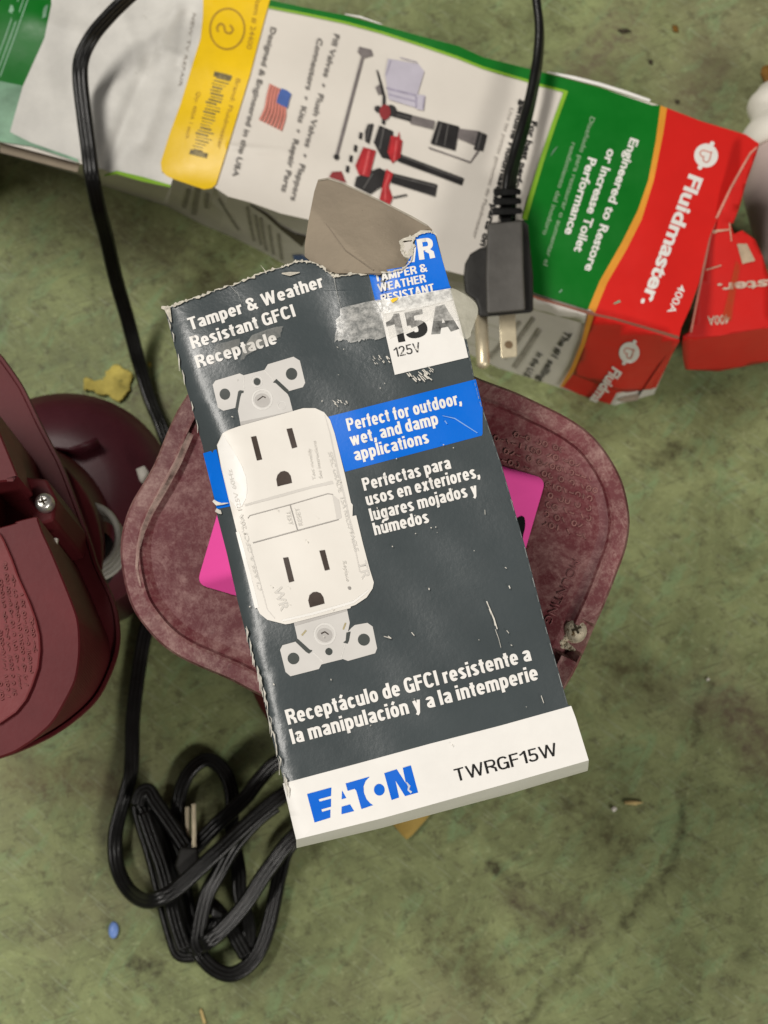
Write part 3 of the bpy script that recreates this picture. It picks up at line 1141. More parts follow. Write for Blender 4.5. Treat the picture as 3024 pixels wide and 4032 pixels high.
# side print
red_side = E((858, 275), (1000, 310), (1200, 375), (1400, 435), (1600, 492), (1450, 780), (1390, 890), (1180, 915), (960, 850), (740, 765), (800, 560))
Print().poly(E((905, 290), (1600, 500), (1420, 880), (1100, 915), (1030, 1045), (655, 880), (745, 760), (850, 500))).build('red_side_field', SS, RED, carton, .0005, 40)
Print().poly(E((905, 290), (1200, 378), (1610, 500), (1450, 780), (1390, 890), (1180, 915), (960, 850), (742, 763), (830, 540))) \
    .build('red_side_flap', SS, RED, carton, .0028, 40, thick=.0006)
Print().poly(E((865, 275), (910, 290), (840, 520), (750, 740), (655, 880), (630, 880), (730, 700), (810, 500))).build('orange_side_stripe', SS, ORANGE, carton, .0034, 40)
tx = Print()
tx.text('Fluidma', one(E, 1070, 690), one(E, 870, 985), 46, .034)
tx.build('maker_lettering', SS, WHITE, carton, .0040, 40)
heart_logo(SS, E, (1205, 582), 40, carton, .0036, -1.1)
tx = Print()
tx.text('The #1 selling', one(E, 690, 400), one(E, 440, 820), 28, .03)
tx.text('in the U.S.', one(E, 460, 575), one(E, 330, 790), 26, .03)
tx.build('side_lettering', SS, simple('side_black_print', (.05, .048, .045, 1), .5, .2), carton, .0012, 40)
tx = Print()
for (a, b_, w) in (((480, 390), (260, 720), 18), ((430, 300), (180, 640), 14), ((320, 330), (60, 640), 12)):
    tx.line(E(a, b_), w)
for (a, b_, w) in (((640, 260), (600, 400), 16), ((705, 260), (670, 450), 20), ((770, 290), (765, 400), 16)):
    tx.line(Fc(a, b_), w)
for (a, b_) in (((1060, 390), (1110, 640)), ((1120, 450), (1160, 670)), ((1160, 470), (1200, 710)), ((1220, 520), (1250, 740)), ((1290, 580), (1310, 780)), ((850, 330), (1000, 560))):
    tx.line(Fc(a, b_), 10)
tx.build_each('side_small_print', SS, simple('side_grey_print', (.33, .305, .27, 1), .5, .3, 200), carton, .0010, 40)
Print().poly(c4((380, 450), (670, 450), (1010, 560), (1000, 612), (660, 520), (380, 420))).build('side_fold', SS, SIDEW, carton, .0045, 40, thick=.0004)
Print().line(c4((640, 430), (700, 455), (860, 500), (1030, 552), (1200, 590), (1400, 648), (1610, 712)), [6, 9, 8, 9, 8, 9, 12]).build('worn_side_edge', SS, PINKP, carton, .0052, 40)
Print().line(Fc((1080, 380), (1200, 450), (1300, 535), (1400, 600), (1480, 640)), [4, 10, 12, 24, 46]).build('side_tear', SS, DARKIN, carton, .0016, 40)
Print().poly(Fc((1390, 740), (1460, 735), (1530, 785), (1400, 775))).build('side_hole', SS, NAVY, carton, .0016, 40)
Print().poly(E((1100, 985), (1180, 940), (1290, 925), (1270, 985), (1150, 1000))).build('torn_kraft_edge', surf(.008), KRAFT, carton, 0, 40, thick=.0005)

# open end flap of the carton, printed upside down, with tuck lip
FA = plane3(P(2800, 905, .068), P(2690, 1320, .056), P(3024, 1290, .046))
flap_poly = G((1560, 1040), (1500, 1080), (1430, 1180), (1250, 1500), (1080, 1860), (1040, 1960)) + \
    G2((1030, 60), (940, 470), (870, 800), (800, 1130), (740, 1160), (830, 1195), (1100, 1170), (1600, 1085), (1700, 1065), (1700, 620), (1600, 300), (1520, 120), (1380, 20), (1290, 60), (1250, -60)) + \
    G((1280, 1880), (1350, 1700), (1420, 1440), (1530, 1130))
flap = Print().poly(flap_poly).build('end_flap', FA, RED, carton, 0, 40, thick=.0005)
LIP = plane3(FA(2690, 1330), FA(3010, 1290), P(2700, 1452, .024))
Print().poly(G2((740, 1165), (830, 1200), (1100, 1172), (1600, 1088), (1720, 1062), (1720, 1440), (1400, 1500), (1130, 1555), (760, 1535), (735, 1420), (725, 1250))) \
    .build('tuck_lip', LIP, RED, flap, .0002, 40, thick=.0005)
Print().line(G((1540, 1050), (1470, 1110), (1400, 1230), (1250, 1500), (1080, 1860), (1045, 1960)) + G2((1030, 60), (965, 400), (900, 720), (820, 1130)), [8, 9, 9, 9, 10, 12, 11, 10, 8, 8]) \
    .build('worn_paper_edge', FA, simple('pink_worn_edge', (.66, .27, .20, 1), .6, .25, 200), flap, .0003, 40)
Print().line(G((1060, 1975), (1110, 1960), (1250, 1945)), [14, 10, 4]).line(G2((1240, -60), (1260, 140)), [5, 4]).line(G2((985, 450), (1150, 400)), [5, 5]) \
    .build_each('scuff_mark', FA, simple('pale_scuff', (.62, .36, .25, 1), .6, .2), flap, .0004, 40)
tx = Print()
tx.text('Fluidmaster.', one(G2, 2600, 470), one(G2, 1105, 600), 38, .03, up=(.10, 1))
tx.text('400A', one(G2, 1240, 935), one(G2, 1000, 955), 36, .012, up=(.03, 1))
tx.build('maker_lettering', FA, simple('cloudy_white_print', (.60, .46, .36, 1), .5, .15, 200), flap, .0004, 40)
Print().poly(G2((1320, 165), (1430, 165), (1520, 350), (1380, 385))).build('worn_patch', FA, simple('worn_card', (.50, .38, .26, 1), .7, .2, 200), flap, .0004, 40)
Print().poly(G2((1310, 340), (1360, 400), (1290, 780), (1260, 1000), (1150, 1000), (1230, 700))).build('tape_strip', FA, tape_mat('clouded_tape', (.45, .12, .03, 1), .3, .8, 90, .55), flap, .0006, 40)

# ------------------------------------------------------------------ maroon pumps
def poly_px(outer, n=360, sub=6):
    return resample(catmull(outer, sub, True), n)


# right pump, dusty, with the box lying on its end plate
ZP = .2035
pump = thing('pump', 'dusty scuffed maroon plastic pump standing under the grey box', 'pump', P(1480, 2700, 0), 'maroon pumps')
out_r = K((895, 330), (820, 470), (740, 660), (640, 830), (597, 950), (583, 1070), (600, 1210), (635, 1330), (690, 1420), (780, 1520), (900, 1600), (1106, 1690)) + \
    [(1000, 2727), (1250, 2850), (1600, 2990), (1900, 2985), (2120, 2850)] + \
    [(2241, 2681), (2299, 2566), (2339, 2472), (2379, 2385), (2422, 2276), (2462, 2168), (2478, 2081), (2476, 2009), (2458, 1922), (2429, 1850), (2379, 1770),
     (2321, 1705), (2234, 1644), (2125, 1589), (2017, 1539), (1883, 1488), (1700, 1405), (1420, 1290), (1100, 1275), (880, 1370)]
lp = poly_px(out_r, 420)


def pocket(p):
    return 2160 < p[0] and 2462 < p[1] < 2575


def ring_at(loop, z, drop=0.0):
    return [P(x, y, z - (drop if pocket((x, y)) else 0)) for x, y in loop]


r1 = inset(lp, 8)
r2 = inset(lp, 62)
r3 = inset(lp, 74)
r4 = inset(lp, 84)
r5 = inset(lp, 120)
rings = [[P(x, y, ZP - .012) for x, y in inset(lp, 10)], ring_at(lp, ZP - .0016, .0042), ring_at(r1, ZP, .0042), ring_at(r2, ZP, .0042), ring_at(r3, ZP + .0004, .0036), ring_at(r4, ZP - .0008, .0020),
         [P(x, y, ZP - .0016) for x, y in r5]]
bm = loft(rings, True, True)
epl = from_bm('end_plate', bm, MAROOND, pump)
epl.data.materials.append(MARRIM)
for p in epl.data.polygons[420:420 * 4]:
    p.material_index = 1
# rim scuffing: bright ridge along the left shoulder
Print().line(K((925, 500), (860, 640), (790, 770), (730, 880), (690, 970), (668, 1060), (660, 1150), (680, 1240)), [22, 30, 30, 24, 22, 14, 10, 6]) \
    .build('scuffed_ridge', surf(ZP), tape_mat('pale_scuff_dust', (.52, .36, .30, 1), .40, .62, 190, .55), pump, .0006, 40)
cx, cy = P(1480, 2120, ZP).x, P(1480, 2120, ZP).y
prof = [(.046, 0), (.048, .002), (.048, .050), (.044, .056), (.036, .060), (.036, .150), (.040, .175), (.044, .190)]
rings = [[(cx + r * math.cos(2 * math.pi * i / 48), cy + r * math.sin(2 * math.pi * i / 48), z) for i in range(48)] for r, z in prof]
from_bm('body', loft(rings, True, True), MAROON, pump, True)


def emboss(name, S, mat, par, rows_, size, keep):
    bmx = bmesh.new()
    rnd = random.Random(5)
    for (ax, ay), (bx, by) in rows_:
        ln = math.hypot(bx - ax, by - ay)
        k = 0
        while k < ln:
            t = k / ln
            x, y = lerp(ax, bx, t), lerp(ay, by, t)
            k += size * rnd.choice((1.15, 1.3, 1.3, 2.2))
            if not keep(x, y):
                continue
            kind = rnd.random()
            n = 10
            w = size * .20
            pts = []
            if kind < .5:
                a0 = rnd.uniform(0, 6)
                span = 2 * math.pi if kind < .28 else 4.2
                pts = [(x + size * .45 * math.cos(a0 + span * i / n), y + size * .5 * math.sin(a0 + span * i / n)) for i in range(n + 1)]
            else:
                a0 = rnd.choice((1.2, 1.8, .3, 2.6))
                pts = [(x - size * .5 * math.cos(a0), y - size * .5 * math.sin(a0)), (x, y + size * .12), (x + size * .5 * math.cos(a0), y + size * .5 * math.sin(a0))]
            for (p, q) in zip(pts, pts[1:]):
                dx, dy = q[0] - p[0], q[1] - p[1]
                l_ = math.hypot(dx, dy) or 1
                nx, ny = -dy / l_ * w, dx / l_ * w
                base = [(p[0] + nx, p[1] + ny), (p[0] - nx, p[1] - ny), (q[0] - nx, q[1] - ny), (q[0] + nx, q[1] + ny)]
                tp = [(p[0] + nx * .4, p[1] + ny * .4), (p[0] - nx * .4, p[1] - ny * .4), (q[0] - nx * .4, q[1] - ny * .4), (q[0] + nx * .4, q[1] + ny * .4)]
                add_box(bmx, [S(u[0], u[1], .00042) for u in tp] + [S(u[0], u[1], -.0001) for u in base])
    return from_bm(name, bmx, mat, par)


SPL = surf(ZP - .0016)
px_in = Print()


def inside(poly, x, y):
    r = False
    for (x0, y0), (x1, y1) in zip(poly, poly[1:] + poly[:1]):
        if (y0 > y) != (y1 > y) and x < (x1 - x0) * (y - y0) / (y1 - y0) + x0:
            r = not r
    return r


emb_zone = I((100, 0), (420, 10), (640, 100), (820, 260), (950, 420), (1000, 560), (1010, 700), (960, 860), (840, 960), (560, 900), (480, 830), (560, 560), (570, 430), (500, 350), (160, 260))
rws = [((1930 - 10 * k, 1560 + 36 * k), (2420 - 10 * k, 1720 + 36 * k)) for k in range(18)]
emboss('raised_lettering', SPL, simple('dusty_raised_plastic', (.27, .125, .115, 1), .6, .3, 300), pump, rws, 20, lambda x, y: inside(emb_zone, x, y))
Print().text('MOUNTING', one(I, 790, 1105), one(I, 530, 1650), 33, .0).build('raised_word', SPL, simple('raised_maroon', (.22, .085, .085, 1), .6, .3, 300), pump, .00028, None, thick=.0004)
# pink sticker
bl = (775, 2300)
wv_, hv_ = (.96 * 1204, .28 * 1204), (.28 * 783, -.96 * 783)
cr = [bl, (bl[0] + wv_[0], bl[1] + wv_[1]), (bl[0] + wv_[0] + hv_[0], bl[1] + wv_[1] + hv_[1]), (bl[0] + hv_[0], bl[1] + hv_[1])]
rr = []
for i, p in enumerate(cr):
    a, c = cr[i - 1], cr[(i + 1) % 4]
    la, lc = math.hypot(a[0] - p[0], a[1] - p[1]), math.hypot(c[0] - p[0], c[1] - p[1])
    pa = (p[0] + (a[0] - p[0]) / la * 42, p[1] + (a[1] - p[1]) / la * 42)
    pc = (p[0] + (c[0] - p[0]) / lc * 42, p[1] + (c[1] - p[1]) / lc * 42)
    for k in range(7):
        t = k / 6
        rr.append(((1 - t) ** 2 * pa[0] + 2 * t * (1 - t) * p[0] + t * t * pc[0], (1 - t) ** 2 * pa[1] + 2 * t * (1 - t) * p[1] + t * t * pc[1]))
stick = Print().poly(rr).build('pink_sticker', SPL, PINK, pump, .0007, None, thick=.0002)
Print().poly(catmull(I((335, 738), (365, 750), (372, 820), (355, 900), (345, 950), (320, 900), (290, 780)), 5, True)).build('black_figure', SPL, BLACK, stick, .0009)
Print().poly(I((240, 570), (262, 610), (268, 670), (235, 620))).build('white_figure', SPL, WHITE, stick, .0009)
# crusted screw
def screw(name, cpx, r_px, z, mat, slotmat, par, h=.0014):
    w = P(cpx[0], cpx[1], z)
    rad = (P(cpx[0] + r_px, cpx[1], z) - w).length
    rg = []
    for f, zz in ((1.0, -.002), (1.0, .0), (.96, h * .5), (.8, h * .85), (.5, h), (.2, h)):
        rg.append([(w.x + rad * f * math.cos(2 * math.pi * i / 32), w.y + rad * f * math.sin(2 * math.pi * i / 32), z + zz) for i in range(32)])
    o = from_bm(name, loft(rg, True, True), mat, par, True)
    bmx = bmesh.new()
    for ang in (.4, .4 + math.pi / 2):
        c_, s_ = math.cos(ang), math.sin(ang)
        q = []
        for zz in (h + .00015, h - .0003):
            for (u, v) in ((-.42, -.09), (.42, -.09), (.42, .09), (-.42, .09)):
                q.append((w.x + rad * (u * c_ - v * s_), w.y + rad * (u * s_ + v * c_), z + zz + (.0001 if ang > 1 else 0)))
        add_box(bmx, q)
    from_bm('cross_slot', bmx, slotmat, o)
    return o


SLOTD = simple('screw_slot', (.045, .035, .02, 1), .8, .3)
screw('screw', (2263, 2486), 47, ZP - .0040, CRUST, SLOTD, pump, .0036)
bm = bmesh.new()
rnd = random.Random(3)
for k in range(26):
    a = rnd.uniform(1.6, 4.6)
    d = rnd.uniform(44, 78)
    c = P(2263 + d * math.cos(a), 2486 + d * math.sin(a), ZP - .003)
    bmesh.ops.create_icosphere(bm, subdivisions=1, radius=rnd.uniform(.0004, .0012), matrix=__import__('mathutils').Matrix.Translation(c))
from_bm('corrosion', bm, CRUST, pump)

# left pump, cleaner, cut by the frame
pump2 = thing('pump', 'cleaner dark maroon plastic pump at the left edge with a recessed steel screw', 'pump', P(-150, 2150, 0), 'maroon pumps')
ZL0, ZL1 = .152, .204
lip = [(-330, 1230), (-120, 1290)] + J((0, 220), (60, 290), (160, 430), (240, 560), (380, 850), (500, 1080), (600, 1280), (760, 1700), (870, 2020)) + \
    K((480, 1140), (550, 1290), (578, 1400), (582, 1520), (550, 1640), (480, 1780), (380, 1880), (250, 1970), (100, 2040), (0, 2075)) + \
    [(-350, 3100), (-700, 2850), (-900, 2450), (-950, 1900), (-800, 1450)]
ll = poly_px(lip, 420)
rings = [[P(x, y, ZL0 - .010) for x, y in inset(ll, 14)], [P(x, y, ZL0 - .0012) for x, y in ll], [P(x, y, ZL0) for x, y in inset(ll, 5)], [P(x, y, ZL0) for x, y in inset(ll, 17)],
         [P(x, y, ZL0 - .0016) for x, y in inset(ll, 22)], [P(x, y, ZL0 - .0016) for x, y in inset(ll, 60)]]
from_bm('lip', loft(rings, True, True), MAROON, pump2)


def proj(p):
    d = Vector(p) - CAM
    k = FPX / d.dot(FWD)
    return (1512 + d.x * k, 2016 - d.dot(UPV) * k)


def block(name, topl, inl, par, zt=ZL1, zin=-.0010):
    tl = resample(catmull(topl, 6, True), 300)
    wl = [P(x, y, zt) for x, y in tl]
    cxx = sum(p.x for p in wl) / len(wl)
    cyy = sum(p.y for p in wl) / len(wl)
    zone = inset(ll, 24)
    low = []
    for p in wl:
        q = Vector((p.x, p.y, ZL0 - .001))
        for k in range(160):
            u = proj(q)
            if inside(zone, *u):
                break
            q = Vector((lerp(q.x, cxx, .003), lerp(q.y, cyy, .003), q.z))
        low.append(q)
    for _ in range(6):
        m_ = len(low)
        low = [(low[i - 2] + low[i - 1] + low[i] + low[(i + 1) % m_] + low[(i + 2) % m_]) / 5 for i in range(m_)]
    ie = [P(x, y, zt) for x, y in inset(tl, 6)]
    wl2 = [Vector((p.x, p.y, p.z - .0006)) for p in wl]
    o = from_bm(name, loft([low, wl2, ie], True, True), MAROON, par)
    return o


blk_lo = [(-700, 2250)] + L((0, 150), (120, 105), (285, 65), (300, 90), (340, 200), (400, 330), (500, 570), (590, 800), (620, 920), (630, 1080), (622, 1220), (590, 1380), (500, 1560), (420, 1690),
                           (330, 1780), (200, 1880), (0, 1975)) + [(-300, 3060), (-560, 2900), (-720, 2600)]
blk_up = [(-300, 1400), (-60, 1560)] + J((0, 960), (70, 1130), (160, 1350), (165, 1370), (60, 1395), (0, 1415)) + [(-700, 1960), (-820, 1750), (-700, 1500)]
o_lo = block('lower_block', blk_lo, None, pump2)
o_up = block('upper_block', blk_up, None, pump2)
plat = [(-600, 2300)] + L((0, 190), (40, 260), (100, 400), (150, 540), (240, 740), (290, 880), (318, 1000), (325, 1120), (310, 1260), (260, 1410), (210, 1520), (130, 1620), (0, 1710)) + [(-260, 2930), (-500, 2750), (-620, 2500)]
pl_r = resample(plat, 200)
from_bm('text_plate', loft([[P(x, y, ZL1 - .0004) for x, y in pl_r], [P(x, y, ZL1 + .0012) for x, y in inset(pl_r, 3)], [P(x, y, ZL1 + .0014) for x, y in inset(pl_r, 9)]], True, True), MARPLATE, pump2)
SPT = surf(ZL1 + .0014)
ez = L((0, 330), (60, 450), (130, 600), (230, 800), (270, 950), (285, 1080), (270, 1260), (200, 1420), (120, 1480), (0, 1550))
emboss('raised_lettering', SPT, simple('raised_maroon_light', (.24, .075, .072, 1), .55, .3, 300), pump2,
       [((-75 + 27 * k, 2080 + 12 * k), (15 + 27 * k, 2800 + 12 * k)) for k in range(-2, 7)], 13, lambda x, y: inside(ez, x, y))
pocket_px = [(-420, 1850), (60, 1868), (185, 1886), (222, 1960), (212, 2050), (150, 2068), (0, 2100), (-420, 2230)]
prism('recess_floor', pocket_px, .1840, [(x + 120, y + 150) for x, y in pocket_px], ZL0, MAROON, pump2, .0008)
shade_bridge = [(-420, 1840), (-40, 1885), (-36, 2085), (-420, 2240)]  # block added out of frame to shade the recess from the left
prism('recess_shade_block', shade_bridge, ZL1 - .0006, [(x + 150, y + 180) for x, y in shade_bridge], ZL0, MAROON, pump2, .0008)
screw('screw', (176, 1981), 38, .1850, STEEL, SLOTD, pump2, .0022)
# white chips on the wall of the block
CHS = surf(lambda x, y: .176)
for pts in (L((380, 218), (420, 238), (455, 240), (445, 275), (425, 305), (408, 300)), L((415, 335), (450, 345), (485, 372), (460, 385), (465, 410), (440, 412)),
            L((510, 605), (560, 600), (570, 635), (525, 642)), L((585, 795), (605, 788), (622, 805), (600, 822))):
    Print().poly(pts).build('white_chip', surf(.182), CHIPM, pump2, 0, None, thick=.002)
# slanting housing down to the volute with its outlet
vc = P(225, 1965, .045)
v_r = .041
pc = P(-150, 2200, .15)
rings = []
for k in range(9):
    t = k / 8
    c = Vector((lerp(vc.x - .02, pc.x, t), lerp(vc.y, pc.y, t), lerp(.0, .146, t)))
    r = lerp(.034, .040, t)
    rings.append([(c.x + r * math.cos(2 * math.pi * i / 48), c.y + r * math.sin(2 * math.pi * i / 48), c.z) for i in range(48)])
from_bm('housing', loft(rings, True, True), MAROON, pump2, True)
prof = [(1.0, .0), (1.0, .034), (1.04, .036), (1.04, .040), (.985, .042), (.96, .046), (.80, .051), (.5, .053), (.1, .053)]
rings = [[(vc.x + v_r * f * math.cos(2 * math.pi * i / 72), vc.y + v_r * f * math.sin(2 * math.pi * i / 72), z) for i in range(72)] for f, z in prof]
from_bm('volute', loft(rings, True, True), MARPURP, pump2, True)
Print().poly(J((330, 1000), (500, 1085), (640, 1100), (760, 1060), (900, 1000), (910, 1020), (820, 1070), (700, 1120), (520, 1100))).build('volute_step', surf(.060), MARPURP, pump2, 0, None, thick=.012)
pt = P(375, 2165, .10)
bm = bmesh.new()
for zz, rm, rt in ((.118, .0105, .0011), (.113, .0105, .0010), (.108, .0105, .0010), (.103, .0105, .0010)):
    for i in range(40):
        for j in range(8):
            a, b_ = 2 * math.pi * i / 40, 2 * math.pi * j / 8
            bm.verts.new((pt.x + (rm + rt * math.cos(b_)) * math.cos(a), pt.y + (rm + rt * math.cos(b_)) * math.sin(a), zz + rt * math.sin(b_)))
bm.verts.ensure_lookup_table()
for q in range(4):
    for i in range(40):
        for j in range(8):
            f = lambda a, b_: bm.verts[q * 320 + (a % 40) * 8 + b_ % 8]
            bm.faces.new((f(i, j), f(i + 1, j), f(i + 1, j + 1), f(i, j + 1)))
from_bm('threaded_outlet', bm, simple('pale_thread', (.42, .41, .36, 1), .4, .2, 100), pump2, True)
prism('outlet_pipe', [(375 + 78 * math.cos(i * .2618), 2165 + 78 * math.sin(i * .2618)) for i in range(24)], .112, [(375 + 78 * math.cos(i * .2618), 2265 + 78 * math.sin(i * .2618)) for i in range(24)], .02,
      simple('dark_pipe', (.02, .018, .016, 1), .6, .2), pump2)
tag(Print().poly(J((1270, 1295), (1345, 1265), (1385, 1320), (1325, 1420), (1300, 1400))).build('white_scrap', surf(.062), CHIPM, None, 0, None, thick=.003),
    'small white triangular scrap lying on the round maroon housing between the pumps', 'scrap')
tag(Print().poly(L((878, 645), (910, 635), (950, 680), (945, 725), (925, 738), (900, 700))).build('white_scrap', surf(.030), CHIPM, None, 0, None, thick=.03),
    'small white scrap below the threaded ring, between the two pumps', 'scrap')

# ------------------------------------------------------------------ grey receptacle box on the right pump
ZE = .2425
ZB = ZP + .0006
LE = [(648, 1213), (706, 1435), (753, 1594), (797, 1753), (835, 1929), (856, 2035), (894, 2182), (935, 2364), (982, 2552), (1017, 2663), (1076, 2924), (1118, 3076), (1139, 3194), (1166, 3306)]
LEy = [(y, x) for x, y in LE]
LW = [(1250, 20), (1500, 60), (1650, 120), (1780, 165), (1950, 140), (2100, 90), (2250, 55), (2450, 35), (2700, 20), (3300, 12)]
LD = [(1250, .0010), (1500, .0022), (1780, .0046), (1950, .0040), (2100, .0032), (2300, .0022), (2600, .0012), (3300, .0008)]


def ze(x, y):
    d = x - interp(LEy, y)
    w = interp(LW, y)
    z = ZE
    if d < w:
        t = 1 - max(d, 0) / w
        z -= interp(LD, y) * t * t
    if y < 1330 and x < 1500:   # torn top droops a little
        z -= .0016 * max(0, (1330 - y) / 280) ** 2
    fx = 1313 + (y - 1088) * .17
    if y < 1420 and x < fx + 20:      # fold running down from the tear
        z -= .0008 * min(1, (fx + 20 - x) / 60) * min(1, (1420 - y) / 200)
    z += .00028 * math.sin(x * .009 + y * .004) + .00024 * math.sin(y * .012 - x * .003) + .00012 * math.sin(x * .021 - y * .017)
    return z


SE = surf(ze)
box = thing('receptacle_box', 'worn dark grey, blue and white receptacle box with torn open top on the dusty pump', 'box', P(1450, 2250, ZB))
top_tear = A((62, 400), (130, 378), (220, 345), (330, 305), (440, 270), (540, 225), (640, 195), (700, 172), (760, 160), (830, 178), (880, 215), (910, 240), (1000, 228), (1090, 225))
blue_tear = D((560, 462), (680, 462), (790, 435), (822, 415), (860, 372), (880, 300), (885, 200), (930, 150), (1010, 128), (1060, 138), (1075, 165))
re_ = D((1130, 380), (1180, 550), (1195, 590), (1330, 1040), (1385, 1330), (1430, 1500)) + [(1974, 1828), (2068, 2153), (2147, 2457), (2237, 2776)]
bot_edge = Cc((1562, 822), (1200, 925), (600, 1092), (197, 1192))
face_out = [(648, 1213)] + top_tear[1:] + blue_tear + re_ + Cc((1480, 568)) + bot_edge + list(reversed(LE[1:-1]))


def jag(pts, amp, n=10):
    out = []
    for (a, b_) in zip(pts, pts[1:]):
        for k in range(n):
            t = k / n
            out.append((lerp(a[0], b_[0], t) + random.uniform(-amp, amp), lerp(a[1], b_[1], t) + random.uniform(-amp, amp)))
    out.append(pts[-1])
    return out


face_out = jag(top_tear, 3.0, 5) + jag(blue_tear, 2.5, 4) + re_ + Cc((1480, 568)) + bot_edge + list(reversed(LE[1:-1]))
STEP = 44
Print().poly(face_out).build('front_panel', SE, SLATE, box, 0, STEP)
white_band = Cc((135, 930), (480, 838), (820, 745), (1150, 660), (1480, 568), (1500, 620), (1562, 822), (1200, 925), (600, 1092), (197, 1192), (165, 1060), (140, 950))
Print().poly(white_band).build('white_band', SE, WHITEB, box, .00006, STEP)
# the blue band, left and right of the pictured device
bb = Print().poly(A((885, 945), (1625, 757), (1659, 900), (1659, 1030), (1655, 1040), (968, 1222)))
bb.poly(T((200, 372), (305, 340), (420, 790), (310, 812), (255, 590)))
bb.poly(D((520, 462), (820, 415), (900, 260), (900, 165), (1010, 130), (1060, 140), (1180, 560), (1195, 592), (575, 692)))
bb.build_each('blue_band', SE, BLUE, box, .00006, STEP)
# cardboard flap torn open at the top, unprinted side up
FLP = plane3(P(1248, 1050, ZE - .001), P(1580, 1050, ZE - .001), P(1400, 740, ZE - .011))
FLP0 = FLP
_ca, _cb = one(D, 170, 60), one(D, 560, 440)


def FLP(px, py, lift=0.0):
    """the flap is bent along a diagonal crease and droops left of it"""
    dx, dy = _cb[0] - _ca[0], _cb[1] - _ca[1]
    d = ((px - _ca[0]) * dy - (py - _ca[1]) * dx) / math.hypot(dx, dy)
    k = max(0.0, -d) * .000062
    e = max(0.0, d) * .000062
    return FLP0(px, py, lift - .34 * k - .10 * e)


fpts = c2((585, 1172), (650, 1160), (740, 1190), (1000, 1310), (1200, 1412), (1300, 1470), (1330, 1500)) + \
    jag(D((1010, 105), (910, 135), (870, 190), (790, 205), (785, 300), (840, 372), (815, 412), (700, 462), (560, 468)), 2, 4) + jag(D((280, 472), (180, 452), (100, 400), (0, 330)), 3, 4) + \
    c2((497, 1600), (520, 1450), (560, 1250))
flapo = Print().poly(fpts).build('torn_flap', FLP, KRAFT, box, .0004, 12, thick=.0006, smooth=False)
Print().line(D((170, 60), (330, 280), (560, 440)), [2, 3, 5]).build('crease', FLP, simple('kraft_crease', (.235, .195, .148, 1), .9, .1), flapo, .0007, 60)
Print().line(c2((585, 1178), (650, 1166), (740, 1196), (1000, 1317), (1200, 1420), (1300, 1478)), [3, 5, 5, 4, 5, 4]).build('cut_edge', FLP, simple('pale_cut_edge', (.46, .42, .34, 1), .9, .2, 400), flapo, .0006)
fib = Print()
fib.line(jag(top_tear, 3.5, 9), [random.choice((1.5, 3, 4, 6, 9, 13)) for _ in range(9 * (len(top_tear) - 1) + 1)])
fib.line(jag(blue_tear, 3, 7), [random.uniform(2, 8) for _ in range(7 * (len(blue_tear) - 1) + 1)])
fib.line(jag(D((870, 175), (790, 205), (800, 280), (830, 330), (862, 300), (885, 230)), 4, 5), [random.uniform(6, 22) for _ in range(26)])
fib.line(A((1250, 60), (1300, 50), (1350, 14), (1400, 12)), [4, 14, 10, 4])
fib.line(A((45, 395), (75, 400), (95, 470)), [10, 26, 4]).line(A((545, 185), (565, 210), (572, 225)), [1, 3, 4])
fib.line(A((650, 225), (690, 228), (740, 220)), [4, 16, 3])
fib.build('torn_fibre', SE, FIBRE, box, .0005)
# wear along the left and right edges
wr = Print()
for k in range(46):
    y = random.uniform(1240, 1700) if k < 6 else 2400 + 690 * random.random() ** .7
    x = interp(LEy, y) + random.uniform(1, 9)
    wr.line([(x, y), (x + random.uniform(3, 9), y + random.uniform(8, 30)), (x + random.uniform(4, 12), y + random.uniform(32, 70))], [1, random.uniform(2, 8), 1])
wr.line(T((280, 745), (310, 770), (345, 772), (400, 765)), [10, 16, 8, 3]).line(T((300, 820), (330, 835), (345, 850)), [14, 16, 4])
er = Print()
for (a, b_) in zip(re_[2:], re_[3:]):
    for k in range(5):
        t, t2 = (k + random.uniform(0, .2)) / 5, (k + random.uniform(.4, 1)) / 5
        er.line([(lerp(a[0], b_[0], t) - 3, lerp(a[1], b_[1], t)), (lerp(a[0], b_[0], t2) - 3, lerp(a[1], b_[1], t2))], random.uniform(.8, 2.6))
er.build('worn_edge', SE, simple('rubbed_grey_edge', (.26, .27, .26, 1), .7, .4, 300), box, .0006, STEP)
# scratches on the face
for pts, w in ((I((40, 1480), (65, 1550), (100, 1640), (110, 1690)), 3), (I((60, 1540), (80, 1590)), 6), (I((110, 1720), (140, 1800), (160, 1880)), 1.6),
               (I((195, 1180), (210, 1190)), 3), (I((230, 1340), (240, 1365)), 4), (I((210, 1730), (230, 1755)), 3), (I((245, 1855), (258, 1862)), 3),
               (I((20, 680), (22, 720)), 2), (Cc((735, 225), (748, 240)), 3), (Cc((625, 242), (640, 252)), 3), (Cc((1085, 80), (1120, 160), (1135, 210)), 4),
               (Cc((1340, 520), (1352, 555)), 2.5), (B((1380, 1880), (1430, 1895)), 3)):
    wr.line(pts, w)
for k in range(46):      # scratch field under the white square
    x, y = random.uniform(820, 1040), random.uniform(1230, 1330)
    if y > 1330 - (x - 820) * .25 + 70 or y < 1298 - (x - 735) * .235:
        continue
    q = random.uniform(12, 34)
    wr.line(D((x, y), (x + q, y + q * .95)), random.uniform(2, 5))
for k in range(16):
    x, y = random.uniform(550, 710), random.uniform(1130, 1200)
    wr.line(D((x, y), (x + 14, y + 14)), random.uniform(1.5, 3.5))
for k in range(14):
    x, y = random.uniform(215, 340), random.uniform(1500, 1550)
    wr.line(D((x, y), (x + 12, y + 10)), random.uniform(1.5, 4))
